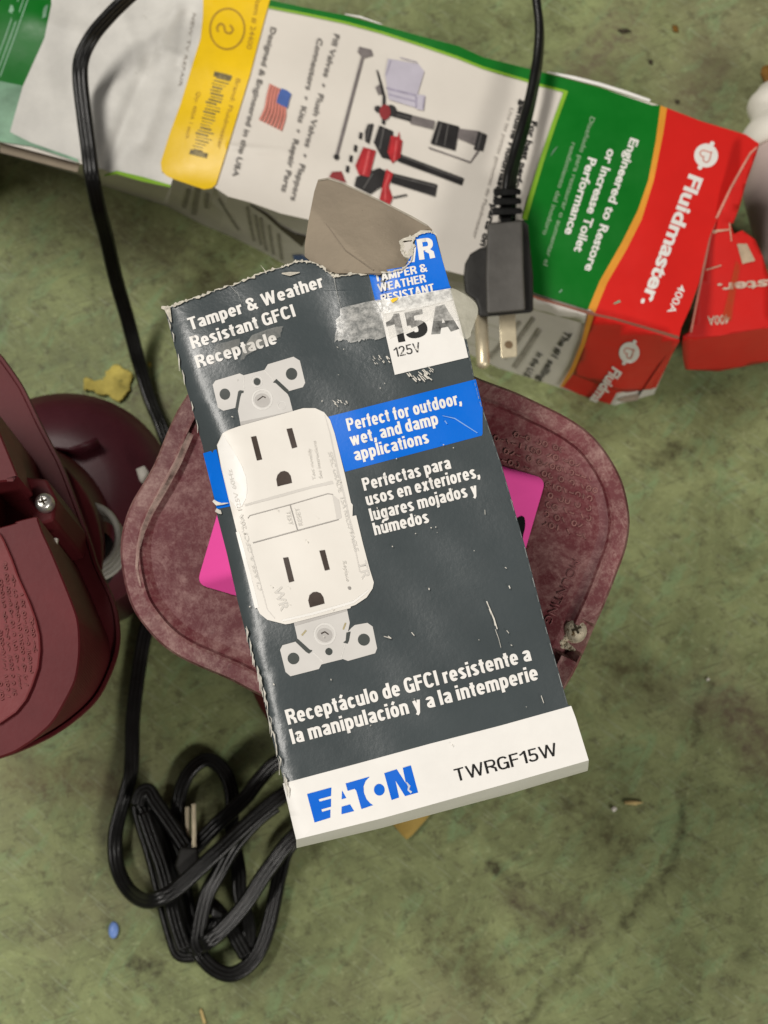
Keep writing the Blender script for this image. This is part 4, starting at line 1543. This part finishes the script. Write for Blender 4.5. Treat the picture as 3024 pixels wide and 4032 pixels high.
for k in range(60):
    x, y = random.uniform(750, 2150), random.uniform(1350, 2950)
    if x < interp(LEy, y) + 30 or x > interp([(b_, a) for a, b_ in re_], y) - 20:
        continue
    wr.disc((x, y), random.uniform(1, 2.6), random.uniform(1, 5), 8, random.uniform(0, 3))
wr.build('wear_marks', SE, simple('worn_card_white', (.66, .63, .56, 1), .8, .25, 500), box, .0007, STEP)
Print().line(c4((70, 1222), (150, 1240), (220, 1285), (298, 1335)), [2, 4, 4, 3]).line(c4((85, 1255), (100, 1275)), 4).build('blue_scratch', SE, simple('pale_blue_scratch', (.22, .42, .80, 1), .5, .1), box, .0004)
# lettering
w_ = Print()
w_.grot('Tamper & Weather', one(A, 192, 512), one(A, 864, 292), 50)
w_.grot('Resistant GFCI', one(A, 203, 606), one(A, 722, 440), 50)
w_.grot('Receptacle', one(A, 228, 702), one(A, 630, 576), 50)
w_.build('title_lettering', SE, WHITEB, box, .00014, 60)
w_ = Print()
w_.grot('Perfect for outdoor,', one(A, 985, 1018), one(A, 1556, 880), 50)
w_.grot('wet, and damp', one(A, 1000, 1093), one(A, 1440, 983), 50)
w_.grot('applications', one(A, 1020, 1168), one(A, 1393, 1076), 50)
w_.grot('Perfectas para', one(A, 1065, 1318), one(A, 1503, 1205), 50)
w_.grot('usos en exteriores,', one(A, 1080, 1393), one(A, 1648, 1248), 50)
w_.grot('lugares mojados y', one(A, 1100, 1470), one(A, 1638, 1335), 50)
w_.grot('húmedos', one(A, 1118, 1542), one(A, 1393, 1476), 50)
w_.build('use_lettering', SE, WHITEB, box, .00014, 60)
w_ = Print()
w_.grot('Receptáculo de GFCI resistente a', one(Cc, 160, 657), one(Cc, 1297, 356), 60)
w_.grot('la manipulación y a la intemperie', one(Cc, 180, 747), one(Cc, 1330, 444), 60)
w_.build('spanish_lettering', SE, WHITEB, box, .00014, 60)
w_ = Print()
w_.grot('R', one(D, 935, 360), one(D, 1066, 342), 82)
w_.grot('TAMPER &', one(D, 578, 540), one(D, 1006, 452), 32)
w_.grot('WEATHER', one(D, 602, 622), one(D, 994, 540), 32)
w_.grot('RESISTANT', one(D, 628, 710), one(D, 1062, 616), 32)
w_.line(D((845, 375), (885, 372), (900, 245), (880, 262)), [3, 12, 10, 3])
w_.build('corner_lettering', SE, WHITEB, box, .00014, 60)
Print().grot('TWRGF15W', one(Cc, 945, 922), one(Cc, 1420, 797), 50, .125).build('catalogue_number', SE, BLACK, box, .00014, 60)
lg = Print()
lg.poly(Q((163, 405), (428, 333), (424, 425), (290, 462), (300, 488), (424, 455), (424, 543), (318, 572), (328, 600), (418, 573), (416, 662), (245, 715)))
lg.poly(Q((545, 365), (590, 447), (540, 462))).poly(Q((540, 543), (632, 517), (675, 590), (538, 625)))
lg.poly(Q((583, 290), (845, 215), (800, 262), (778, 320), (782, 390), (810, 460), (850, 505), (882, 525), (755, 568), (700, 372), (680, 348), (605, 370)))
lg.disc(one(Q, 950, 358), 21, 23, 32)
lg.poly(Q((1003, 178), (1140, 135), (1240, 290), (1205, 120), (1293, 93), (1372, 388), (1230, 428), (1125, 258), (1165, 442), (1083, 470)))
lg.build('maker_logo', SE, LOGO, box, .00014, 60)
Print().line(Q((1245, 275), (1275, 320), (1265, 360), (1300, 390)), [4, 10, 7, 9]).build('logo_scratch', SE, simple('bluish_white_scratch', (.62, .66, .74, 1), .6, .2, 400), box, .0003)
# 15A square, label remains and tape
sq = D((618, 782), (1215, 665), (1290, 960), (1336, 1155), (735, 1298))
sqo = Print().poly(sq).build('rating_square', SE, WHITEB, box, .00022, STEP)
rt = Print()
rt.poly(D((662, 870), (700, 850), (722, 815), (725, 800), (770, 795), (822, 1024), (765, 1034), (735, 885), (668, 905)))
rt.grot('5', one(D, 835, 1012), one(D, 1014, 972), 106, .215)
rt.build('rating_lettering', SE, BLACK, sqo, .0003, 60)
Print().grot('A', one(D, 1034, 972), one(D, 1262, 926), 106, .20).build('rating_lettering', SE, simple('rubbed_black_print', (.20, .20, .19, 1), .5, .9, 420), sqo, .0003, 60)
rt = Print().grot('125V', one(D, 735, 1155), one(D, 950, 1108), 38, .12)
rt.build('voltage_lettering', SE, simple('chipped_black_print', (.04, .04, .04, 1), .5, .2, 300, flecks=(700, .56, (.75, .72, .66, 1))), sqo, .0003, 60)
Print().poly(jag(D((285, 757), (560, 690), (630, 676), (640, 820), (660, 985)), 2, 4) + jag(D((600, 1008), (530, 1000), (450, 1020), (370, 1040), (330, 1005), (240, 1025), (265, 930), (245, 860), (290, 810)), 5, 6)) \
    .build('tape_residue', SE, TAPE, box, .0005, STEP)
Print().poly(D((575, 694), (1190, 590), (1225, 680), (1000, 735), (640, 800))).build('tape_strip', SE, tape_mat('milky_tape', (.90, .89, .85, 1), .30, .6, 420, .93), box, .0006, STEP)
Print().poly(D((640, 800), (1000, 735), (1225, 680), (1260, 850), (1040, 860), (1000, 850), (880, 930), (760, 970), (690, 1000))).build('tape_veil', SE, tape_mat('tape_haze', (.90, .88, .83, 1), .42, .66, 330, .60), sqo, .0006, STEP)
TPE = plane3(SE(1775, 1140, .0004), SE(1840, 1400, .0004), P(1868, 1210, ZE - .0045))
Print().poly(catmull(D((1195, 592), (1290, 630), (1365, 682), (1408, 735), (1412, 800), (1385, 880), (1358, 950), (1352, 985), (1300, 1000), (1262, 850), (1215, 690)), 4, True)) \
    .build('tape_overhang', TPE, TAPEC, box, .0004, 30)
Print().poly(D((700, 690), (720, 672), (765, 665), (750, 690), (715, 710))).build('yellow_fleck', SE, YELLOW, box, .0008)

# receptacle pictured on the front
pic = Print()
pic.poly(S2((140, 510), (180, 448), (540, 340), (600, 368), (910, 288), (960, 205), (1340, 92), (1435, 150), (1515, 480), (1480, 545), (1265, 605), (1250, 640), (1280, 700),
            (1330, 900), (1335, 1000), (570, 1180), (515, 890), (485, 850), (300, 895), (220, 850)))
pic.poly(R((208, 195), (240, 135), (410, 88), (445, 112), (425, 0)) + B((775, 1780), (1130, 1680), (1152, 1790), (1140, 1850), (1165, 1822), (1185, 1805), (1270, 1790), (1305, 1815), (1335, 1960)) +
         R((1480, 165), (1450, 240), (1095, 340), (1030, 315), (750, 385), (715, 445), (345, 540), (280, 485)))
dev = pic.build_each('strap_picture', SE, STRAP, box, .00012, STEP)[0]
dk = Print()
dk.poly(S2((515, 892), (478, 850), (520, 610), (545, 590), (602, 598), (597, 628), (568, 635), (548, 700)))
dk.poly(S2((1035, 475), (1088, 422), (1270, 590), (1248, 640), (1200, 600), (1075, 482)))
dk.poly(R((405, 85), (440, 50), (600, 195), (628, 198), (622, 215), (585, 245), (545, 220)))
dk.poly(R((1075, -30), (1130, -45), (1110, 70), (1090, 115), (1032, 100), (1065, 75)))
for c, r in (((322, 648), 78), ((800, 462), 51), ((1312, 347), 84)):
    dk.disc(one(S2, *c), r * .2652, r * .2652 * 1.06)
for c, r in (((383, 308), 76), ((846, 217), 47), ((1303, 62), 78)):
    dk.disc(one(R, *c), r * .3014)
dk.build_each('strap_hole', SE, simple('hole_print', srgb(72, 76, 74), .35, .06), dev, .0002, STEP)
sc = Print()
sc.ring(one(S2, 875, 725), 42, 7).ring(one(S2, 1165, 815), 17, 3).ring(one(B, 985, 1865), 44, 8).ring(one(S2, 800, 462), 22, 4)
sc.line(S2((905, 290), (1040, 440)), 3).line(S2((600, 370), (610, 600)), 3)
sc.line(R((640, 230), (770, 355)), 4).line(R((1055, 120), (1005, 300)), 4)
sc.build_each('screw_ring', SE, simple('strap_pale_print', (.72, .70, .665, 1), .36, .04), dev, .00018, STEP)
sc = Print()
sc.disc(one(S2, 875, 740), 30, 27).disc(one(B, 985, 1872), 30, 27)
sc.poly(B((775, 1780), (1130, 1680), (1136, 1710), (785, 1812)))
sc.poly(S2((545, 1060), (1330, 900), (1335, 945), (560, 1130)))
sc.build_each('screw_shade', SE, STRAPD, dev, .00016, STEP)
sc = Print().line(S2((805, 740), (885, 680), (925, 700)), [3, 4, 5]).line(B((960, 1862), (985, 1850), (1010, 1868)), 5)
sc.build_each('screw_slot', SE, SLOT, dev, .00024)
Print().line(B((830, 1875), (860, 1840)), 6).line(B((1108, 1835), (1125, 1790)), 6).build_each('brass_tab', SE, simple('brass_print', (.42, .36, .20, 1), .4, .1), dev, .0002)
body_o = B((262, 600), (300, 520), (340, 498), (420, 470), (760, 375), (840, 352), (920, 352), (980, 380), (1020, 430), (1050, 520), (1120, 800), (1160, 985), (1172, 1000), (1170, 1075), (1195, 1070), (1240, 1260), (1285, 1430),
           (1313, 1520), (1305, 1560), (1265, 1620), (1190, 1670), (1160, 1680), (1155, 1692), (1120, 1700), (750, 1796), (720, 1800), (680, 1790), (600, 1770), (550, 1730), (525, 1680), (470, 1460), (415, 1270), (418, 1245), (395, 1180), (340, 960), (290, 750))
body_p = Print().poly(body_o).build('receptacle_picture', SE, CREAM, box, .0003, STEP)
hi = Print().poly(B((265, 600), (305, 530), (330, 570), (380, 650), (430, 740), (458, 820), (466, 900), (455, 960), (430, 1010), (395, 1020), (345, 960), (295, 750)))  # patch paints the gloss on the box's bulging left edge
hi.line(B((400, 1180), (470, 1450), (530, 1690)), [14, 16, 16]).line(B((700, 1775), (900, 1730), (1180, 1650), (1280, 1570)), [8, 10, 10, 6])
hi.build('gloss_and_bevel_highlight', SE, CREAMH, body_p, .00036, STEP)
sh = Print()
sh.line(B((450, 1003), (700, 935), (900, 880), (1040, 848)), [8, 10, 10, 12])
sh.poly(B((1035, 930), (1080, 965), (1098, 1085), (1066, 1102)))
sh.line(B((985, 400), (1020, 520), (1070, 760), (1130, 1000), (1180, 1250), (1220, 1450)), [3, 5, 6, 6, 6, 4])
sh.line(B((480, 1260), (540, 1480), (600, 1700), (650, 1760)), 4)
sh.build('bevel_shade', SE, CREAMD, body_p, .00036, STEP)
gl = Print()
gl.line(B((470, 1090), (482, 1072), (755, 998), (1005, 925), (1040, 930)), 2.6)
gl.line(B((752, 1000), (803, 1172)), 4).line(B((503, 1255), (803, 1172), (1078, 1098)), 3.6)
gl.disc(one(B, 1150, 1557), 6.5)
gl.build('button_outline', SE, SLOTG, body_p, .00042, STEP)
ds = Print()
ds.poly(B((490, 545), (525, 538), (565, 695), (530, 703))).poly(B((728, 492), (765, 485), (800, 612), (765, 622)))
ds.poly(B((705, 1355), (740, 1350), (780, 1510), (745, 1520))).poly(B((948, 1307), (985, 1302), (1018, 1432), (985, 1440)))
ds.poly(B((668, 876), (660, 830), (668, 800), (690, 778), (715, 772), (740, 782), (756, 805), (765, 852)))
ds.poly(B((885, 1687), (874, 1640), (882, 1605), (905, 1585), (932, 1582), (958, 1592), (975, 1618), (983, 1660)))
ds.build_each('outlet_slot', SE, SLOT, body_p, .00042, STEP)
em = Print()
em.text('CLASS A GFCI 20A 125V 60Hz', one(B, 565, 1570), one(B, 360, 760), 16, .004)
em.text('SPEC GRADE  15A RECEPTACLE', one(B, 1005, 650), one(B, 1185, 1315), 17, .004)
em.text('Test monthly', one(B, 925, 830), one(B, 890, 620), 13, .004)
em.text('See instructions', one(B, 970, 820), one(B, 925, 570), 13, .004)
em.text('TEST', one(B, 725, 1045), one(B, 745, 1138), 17, .004)
em.text('RESET', one(B, 838, 1135), one(B, 812, 1018), 17, .004)
em.text('WR', one(B, 640, 1565), one(B, 690, 1715), 36, .004)
em.text('TR', one(B, 1205, 1385), one(B, 1235, 1500), 34, .004)
em.text('Replace', one(B, 1105, 1380), one(B, 1130, 1515), 14, .004)
em.build('faint_lettering', SE, EMB, body_p, .00042, STEP)
# tape shine under the title
wr2 = Print().line(A((912, 245), (920, 290), (930, 340), (945, 395)), [3, 2, 2, 1]).line(A((395, 292), (430, 330), (450, 375)), [2, 1, 1])
wr2.build_each('fold_line', SE, simple('pale_fold', (.34, .35, .33, 1), .6, .3, 300), box, .0005)
Print().poly(jag(A((500, 530), (660, 487), (640, 540), (470, 640), (440, 665), (455, 600)), 4, 4)).build('tape_shine', SE, tape_mat('thin_tape', (.62, .60, .55, 1), .35, .7, 200, .42), box, .0006, STEP)
Print().poly(jag(A((320, 585), (440, 552), (430, 600), (330, 640), (310, 690), (290, 660)), 4, 4)).build('tape_shine', SE, tape_mat('thin_tape', (.62, .60, .55, 1), .4, .8, 160, .30), box, .0006, STEP)
# box sides
sideL = [(x, y) for x, y in LE]
bm = bmesh.new()


def wall(a_, b_):
    pass


loop_px = [(648, 1213)] + LE[1:-1] + list(reversed(bot_edge)) + [one(Cc, 1480, 568)] + list(reversed(re_)) + [(1640, 940), (1450, 1080), (1195, 1030), (860, 1140)]
bottom_back = Cc((200, 1214), (500, 1141), (1000, 1022), (1520, 908), (1556, 835))
tops = [SE(x, y, -.0004) for x, y in loop_px]
lows = []
for p in tops:
    lows.append(Vector((p.x, p.y, ZB)))
rect = lambda p: p
nb = len(loop_px)
i_bl = len(LE) - 1           # index of bottom-left corner inside loop_px
bbk = {0: (1170, 3332), 1: (1508, 3256), 2: (2012, 3124), 3: (2308, 3036)}
for k, q in bbk.items():
    lows[i_bl + k] = P(q[0], q[1], ZB)
side = bmesh.new()
vt = [side.verts.new(p) for p in tops]
vl = [side.verts.new(p) for p in lows]
for i in range(nb):
    j = (i + 1) % nb
    if i_bl <= i < i_bl + 3 or i in (nb - 4, nb - 3, nb - 2, nb - 5, nb - 1):
        continue
    side.faces.new((vt[i], vt[j], vl[j], vl[i]))
side.faces.new(list(reversed(vl)))
from_bm('side_panel', side, SLATEW, box)
bmq = bmesh.new()
for k in range(3):
    a_, b_ = tops[i_bl + k], tops[i_bl + k + 1]
    c_, d_ = lows[i_bl + k + 1], lows[i_bl + k]
    prev = None
    for s in range(7):
        t = s / 6
        bul = Vector((0, -.0012 * math.sin(math.pi * min(1, t * 1.2)), 0))
        cur = (bmq.verts.new(a_.lerp(d_, t) + bul), bmq.verts.new(b_.lerp(c_, t) + bul))
        if prev:
            bmq.faces.new((prev[0], prev[1], cur[1], cur[0]))
        prev = cur
bmesh.ops.remove_doubles(bmq, verts=bmq.verts, dist=.00001)
from_bm('bottom_panel', bmq, WHITE, box, True)

# ------------------------------------------------------------------ power cords
def flat_profile(w, h):
    """outline of a three-core flat cord"""
    pts = []
    r = h / 2
    xs = [-w / 2 + r, 0, w / 2 - r]
    n = 22
    top = []
    for i in range(n + 1):
        x = lerp(-w / 2, w / 2, i / n)
        y = max((math.sqrt(max(r * r - (x - c) ** 2, 0)) if abs(x - c) < r else 0) for c in xs)
        top.append((x, max(y, r * .76 if abs(x) < w / 2 - r else y)))
    pts = top + [(x, -y) for x, y in reversed(top[1:-1])]
    return pts


def sweep(bmx, pts, w=.0058, h=.0027, tw=None):
    """pts: (px, py, z[, twist deg]) traced along the cord"""
    world = [tuple(P(p[0], p[1], p[2])) + ((p[3] if len(p) > 3 else 0),) for p in pts]
    cur = catmull(world, 9)
    prof = flat_profile(w, h)
    rings_ = []
    for i, c in enumerate(cur):
        a, b_ = Vector(cur[max(i - 1, 0)][:3]), Vector(cur[min(i + 1, len(cur) - 1)][:3])
        t = (b_ - a)
        if t.length < 1e-7:
            continue
        t.normalize()
        sd = t.cross(Vector((0, 0, 1)))
        sd.normalize()
        up = sd.cross(t)
        an = math.radians(c[3])
        s2, u2 = sd * math.cos(an) + up * math.sin(an), up * math.cos(an) - sd * math.sin(an)
        rings_.append([bmx.verts.new(Vector(c[:3]) + s2 * x + u2 * y) for x, y in prof])
    for a, b_ in zip(rings_, rings_[1:]):
        n = len(a)
        for i in range(n):
            j = (i + 1) % n
            bmx.faces.new((a[i], a[j], b_[j], b_[i]))
    bmx.faces.new(rings_[0])
    bmx.faces.new(list(reversed(rings_[-1])))


def hz(pts, z0, z1=None, tw=0):
    n = len(pts)
    return [(one(H, x, y)[0], one(H, x, y)[1], lerp(z0, z1 if z1 is not None else z0, i / max(n - 1, 1)), tw) for i, (x, y) in enumerate(pts)]


cord = thing('power_cord', 'black three-core power cord crossing the white carton end and bundled in loops below the pumps', 'cord', P(600, 3300, 0))
bm = bmesh.new()
sweep(bm, [(600, -90, .105, 75), (494, 0, .101, 70), (422, 72, .097, 66), (362, 145, .093, 55), (322, 229, .090, 28), (316, 313, .087, 5), (331, 452, .085, 0), (347, 573, .084, 0),
           (362, 693, .083, 2), (386, 814, .072, 5), (418, 934, .056, 8), (455, 1094, .036, 10), (500, 1250, .020, 12), (545, 1420, .009, 15), (590, 1570, .005, 25), (640, 1690, .006, 20),
           (690, 1850, .005), (690, 2050, .005), (630, 2300, .005), (572, 2490, .005), (540, 2680, .005), (522, 2840, .005), (520, 2960, .006), (512, 3060, .007, 30), (478, 3180, .006, 40), (455, 3280, .006, 25), (455, 3370, .006, 10), (472, 3445, .008),
           (512, 3510, .012, -5), (565, 3545, .018, -10), (622, 3540, .022, -8), (695, 3500, .022), (768, 3435, .022), (858, 3353, .022), (940, 3276, .021), (1027, 3199, .020), (1114, 3130, .018), (1230, 3060, .012), (1400, 3000, .008)])
sweep(bm, [(1350, 3120, .010)] + hz([(1560, 830), (1400, 1030), (1300, 1170), (1200, 1330), (1080, 1480), (950, 1610), (850, 1690)], .016, .014, 5) + hz([(790, 1730), (830, 1810), (910, 1890), (1000, 1935), (1090, 1935), (1200, 1865), (1290, 1745), (1360, 1560), (1410, 1340), (1460, 1100), (1530, 900)], .008, .005, 12) +
      [(1250, 3220, .005)])
sweep(bm, [(1300, 2900, .006)] + hz([(1450, 200), (1290, 350), (1190, 480), (1060, 610), (960, 700)], .010, .014, 15) + hz([(860, 800), (740, 930), (640, 1080)], .013, .009, 10))
sweep(bm, hz([(640, 900), (628, 760), (622, 600), (650, 430), (720, 285), (830, 195), (920, 205), (1005, 290), (1055, 420), (1068, 560), (1060, 700), (1085, 900), (1120, 1100), (1130, 1300), (1190, 1500), (1200, 1700), (1110, 1780)], .005, .005, 20))
sweep(bm, hz([(1420, 560), (1290, 660), (1180, 770), (1060, 920), (950, 1120), (870, 1270), (825, 1420), (795, 1580), (785, 1690), (820, 1760)], .0155, .012, 10))
for pts, z in (([(300, 560), (330, 700), (400, 920), (460, 1150), (520, 1400), (580, 1620), (640, 1770), (760, 1780)], .006), ([(310, 500), (380, 640), (450, 800), (520, 1000), (570, 1200), (620, 1400), (690, 1600), (770, 1740)], .009),
               ([(290, 560), (320, 470), (380, 440), (430, 520), (520, 650), (610, 780), (690, 900)], .012), ([(340, 620), (420, 850), (500, 1080), (560, 1320), (620, 1560), (680, 1730)], .012),
               ([(330, 520), (420, 660), (500, 790), (590, 960), (640, 1130), (690, 1330), (740, 1560), (790, 1700)], .005)):
    sweep(bm, hz(pts, z, z, 15))
for pts, z in (([(880, 1360), (960, 1440), (1050, 1560), (1130, 1700), (1180, 1790)], .007), ([(900, 1480), (860, 1580), (930, 1640)], .006)):
    sweep(bm, hz(pts, z, z, 15))
from_bm('cable', bm, RUBBER, cord, True)
pb = prism('plug', H((640, 900), (790, 905), (800, 1040), (770, 1130), (640, 1150), (600, 1060)), .020, H((640, 905), (790, 910), (800, 1045), (770, 1135), (640, 1155), (600, 1065)), .004, PLUGD, cord, .0012)
prism('prong', H((735, 550), (768, 545), (775, 905), (740, 910)), .0165, H((735, 550), (768, 545), (775, 905), (740, 910)), .0150, BRASS, pb, .0002)
prism('prong', H((682, 575), (715, 570), (720, 895), (690, 900)), .0095, H((682, 575), (715, 570), (720, 895), (690, 900)), .0080, BRASS, pb, .0002)
prism('strain_relief', H((900, 1380), (1010, 1440), (990, 1500), (890, 1480)), .014, H((900, 1385), (1010, 1445), (990, 1505), (890, 1485)), .003, RUBBER, cord, .001)

cord2 = thing('power_cord', 'black power cord with a grounded plug lying across the green and white carton, prongs down', 'cord', P(2000, 900, ZF))
bm = bmesh.new()
sweep(bm, [(2100, -120, .090, 82), (2112, 0, .089, 80), (2124, 110, .088, 78), (2119, 220, .087, 75), (2104, 318, .087, 72), (2084, 415, .087, 68), (2058, 512, .088, 62), (2029, 613, .088, 60), (2008, 700, .089, 50), (2002, 790, .089, 30), (1996, 860, .089, 10)], .0062, .0033)
from_bm('cable', bm, RUBBER, cord2, True)
bm = bmesh.new()


def rib(bmx, pts, zt, zb):
    add_box(bmx, [P(x, y, zt) for x, y in pts] + [P(x, y, zb) for x, y in pts])


for (cy_, w) in ((1680, 205), (1815, 210), (1960, 225)):
    y0 = cy_
    pts = O((725 - w, y0 - 10), (740 - w, y0 - 55), (725 + w - 25, y0 - 50), (725 + w, y0 - 15), (725 + w - 5, y0 + 40), (720 - w + 20, y0 + 62))
    lo = [bm.verts.new(P(x, y, .080)) for x, y in pts]
    hi_ = [bm.verts.new(P(x, y, .0935)) for x, y in pts]
    for i in range(6):
        j = (i + 1) % 6
        bm.faces.new((lo[i], lo[j], hi_[j], hi_[i]))
    bm.faces.new(hi_)
    bm.faces.new(list(reversed(lo)))
rib(bm, O((640, 1640), (810, 1640), (800, 2120), (620, 2120)), .0915, .081)
rel = from_bm('strain_relief', bm, RUBBER, cord2)
md = rel.modifiers.new('bevel', 'BEVEL'); md.width = .0007; md.segments = 2
lobe = X((610, 215), (1000, 180), (1050, 240), (1080, 560), (1105, 800), (1105, 1190), (620, 1235), (505, 1240), (500, 1150), (470, 1060), (360, 980), (345, 800), (360, 660), (420, 550), (530, 485), (590, 480))
plug = prism('plug', lobe, .0905, lobe, .0785, PLUGD, cord2, .0012)
blk = X((612, 225), (985, 190), (995, 700), (1015, 1160), (600, 1200), (590, 800))
prism('plug_grip', blk, .0975, X((605, 225), (990, 190), (1000, 700), (1022, 1165), (598, 1205), (585, 800)), .0895, PLUGM, plug, .0008)
prism('prong', X((732, 1205), (910, 1200), (930, 1640), (925, 1670), (765, 1690), (755, 1660)), .0890, X((732, 1205), (910, 1200), (930, 1640), (925, 1670), (765, 1690), (755, 1660)), .0875, BRASS, plug, .0002)
Print().disc(one(X, 838, 1540), 16, 15).build('prong_hole', surf(.0892), simple('hole_shadow', (.16, .11, .06, 1), .6, .2), plug, 0)
bm = bmesh.new()
gp0, gp1 = P(*one(X, 535, 1230), .0850), P(*one(X, 562, 1800), .0850)
d_ = (gp1 - gp0).normalized()
sd = d_.cross(Vector((0, 0, 1))).normalized()
upd = sd.cross(d_)
rg = []
for t, r in ((0, .0023), (.90, .0023), (.95, .0021), (.985, .0014), (1.0, .0004)):
    c = gp0.lerp(gp1, t)
    rg.append([c + (sd * math.cos(2 * math.pi * i / 20) + upd * math.sin(2 * math.pi * i / 20)) * r for i in range(20)])
from_bm('ground_pin', loft(rg, True, True), BRASS, plug, True)

# ------------------------------------------------------------------ small things about the floor
bot = thing('bottle', 'white plastic squeeze bottle with pinkish body lying at the right edge', 'bottle', P(3130, 640, 0))
ax0, ax1 = P(3062, 343, .021), P(3178, 1040, .021)
tab = [(335, 40), (345, 85), (365, 102), (384, 129), (406, 141), (428, 140), (453, 131), (475, 139), (500, 165), (522, 186), (560, 190), (590, 180), (598, 160)]
tab2 = [(596, 150), (610, 165), (645, 172), (706, 201), (742, 212), (797, 208), (887, 196), (960, 190), (1000, 170), (1010, 40)]


def lathe(tb, mat, name, par):
    d = (ax1 - ax0)
    dn = d.normalized()
    s_ = dn.cross(Vector((0, 0, 1))).normalized()
    u_ = s_.cross(dn)
    rg_ = []
    for y, r in tb:
        c = ax0 + d * ((y - 343) / (1040 - 343))
        rm = min(r / 10350.0, .0205)
        rg_.append([c + (s_ * math.cos(2 * math.pi * i / 40) + u_ * math.sin(2 * math.pi * i / 40)) * rm for i in range(40)])
    return from_bm(name, loft(rg_, True, True), mat, par, True)


lathe(tab, PLASTW, 'cap', bot)
lathe(tab2, PLASTP, 'bottle_body', bot)

tag(Print().poly(jag(J((770, 470), (820, 440), (880, 480), (960, 460), (980, 400), (1060, 320), (1110, 325), (1160, 370), (1240, 400), (1230, 450), (1200, 560), (1160, 600), (1110, 665), (960, 590), (850, 560), (780, 560)), 5, 5))
    .build('yellow_scrap', surf(lambda x, y: .0022 + .0008 * math.sin(x * .06) * math.cos(y * .05)), YSCRAP, None, 0, 25, thick=.0012),
    'flattened yellow scrap on the green floor above the left pump', 'scrap')
tag(Print().poly(Cc((560, 1000), (860, 1000), (815, 1085), (740, 1170), (712, 1192), (690, 1170), (640, 1110))).build('tan_scrap', surf(.003), TAN, None, 0, None, thick=.0006),
    'tan paper corner peeking out below the white end of the grey box', 'paper scrap')
bm = bmesh.new()
bmesh.ops.create_uvsphere(bm, u_segments=16, v_segments=10, radius=1)
pbd = P(447, 3662, .0012)
for v in bm.verts:
    v.co = Vector((pbd.x + v.co.x * .0019, pbd.y + v.co.y * .0031, pbd.z + v.co.z * .0013))
tag(from_bm('blue_bead', bm, BEAD, None, True), 'tiny pale blue oval bead on the floor left of the cord bundle', 'bead')


def chip(name, pts, z, mat, th, label, cat, group=None):
    tag(Print().poly(pts).build(name, surf(z), mat, None, 0, None, thick=th), label, cat, group)


chip('straw_chip', U((1000, 648), (1030, 642), (1090, 652), (1055, 664), (1005, 660)), .0016, STRAW, .0010, 'short straw-coloured sliver on the floor right of the grey box', 'chip')
chip('white_chip', U((940, 680), (955, 668), (968, 682), (952, 696)), .0016, CHIPM, .0010, 'tiny whitish chip next to the straw-coloured sliver on the floor', 'chip')
chip('white_chip', U((1378, 84), (1388, 78), (1392, 90), (1380, 96)), .0012, CHIPM, .0008, 'tiny pale chip at the top of the dark floor crack on the right', 'chip')
chip('white_chip', [(785, 3980), (793, 3968), (800, 3990), (812, 4030), (800, 4032)], .0012, STRAW, .0008, 'thin straw-coloured sliver at the bottom edge below the cord bundle', 'chip')
chip('yellow_crumb', J((1375, 310), (1400, 290), (1412, 325), (1390, 345)), .0016, YSCRAP, .0010, 'yellow crumb just right of the cord near the yellow scrap', 'crumb')
chip('dark_crumb', G((360, 100), (400, 95), (405, 135), (370, 140)), .0012, DIRT, .0008, 'dark crumb on the floor above the red end of the carton, nearest the frame top', 'crumb')
chip('dark_crumb', G((650, 535), (690, 530), (692, 562), (660, 568)), .0012, DIRT, .0008, 'dark crumb on the floor beside the top corner of the red carton end', 'crumb')
chip('brown_scrap', G((1600, 170), (1659, 150), (1720, 200), (1700, 400), (1640, 350), (1585, 230)), .004, RUST, .002, 'brown scrap at the right edge above the white bottle', 'scrap')

chip('dark_crumb', [(2432, 116), (2470, 112), (2486, 122), (2450, 128)], .0012, DIRT, .0008, 'thin dark sliver on the floor near the top edge, left of two crumbs', 'crumb')
chip('dark_crumb', [(2648, 98), (2668, 100), (2672, 124), (2652, 122)], .0012, RUST, .0008, 'reddish brown crumb on the floor near the top edge', 'crumb')
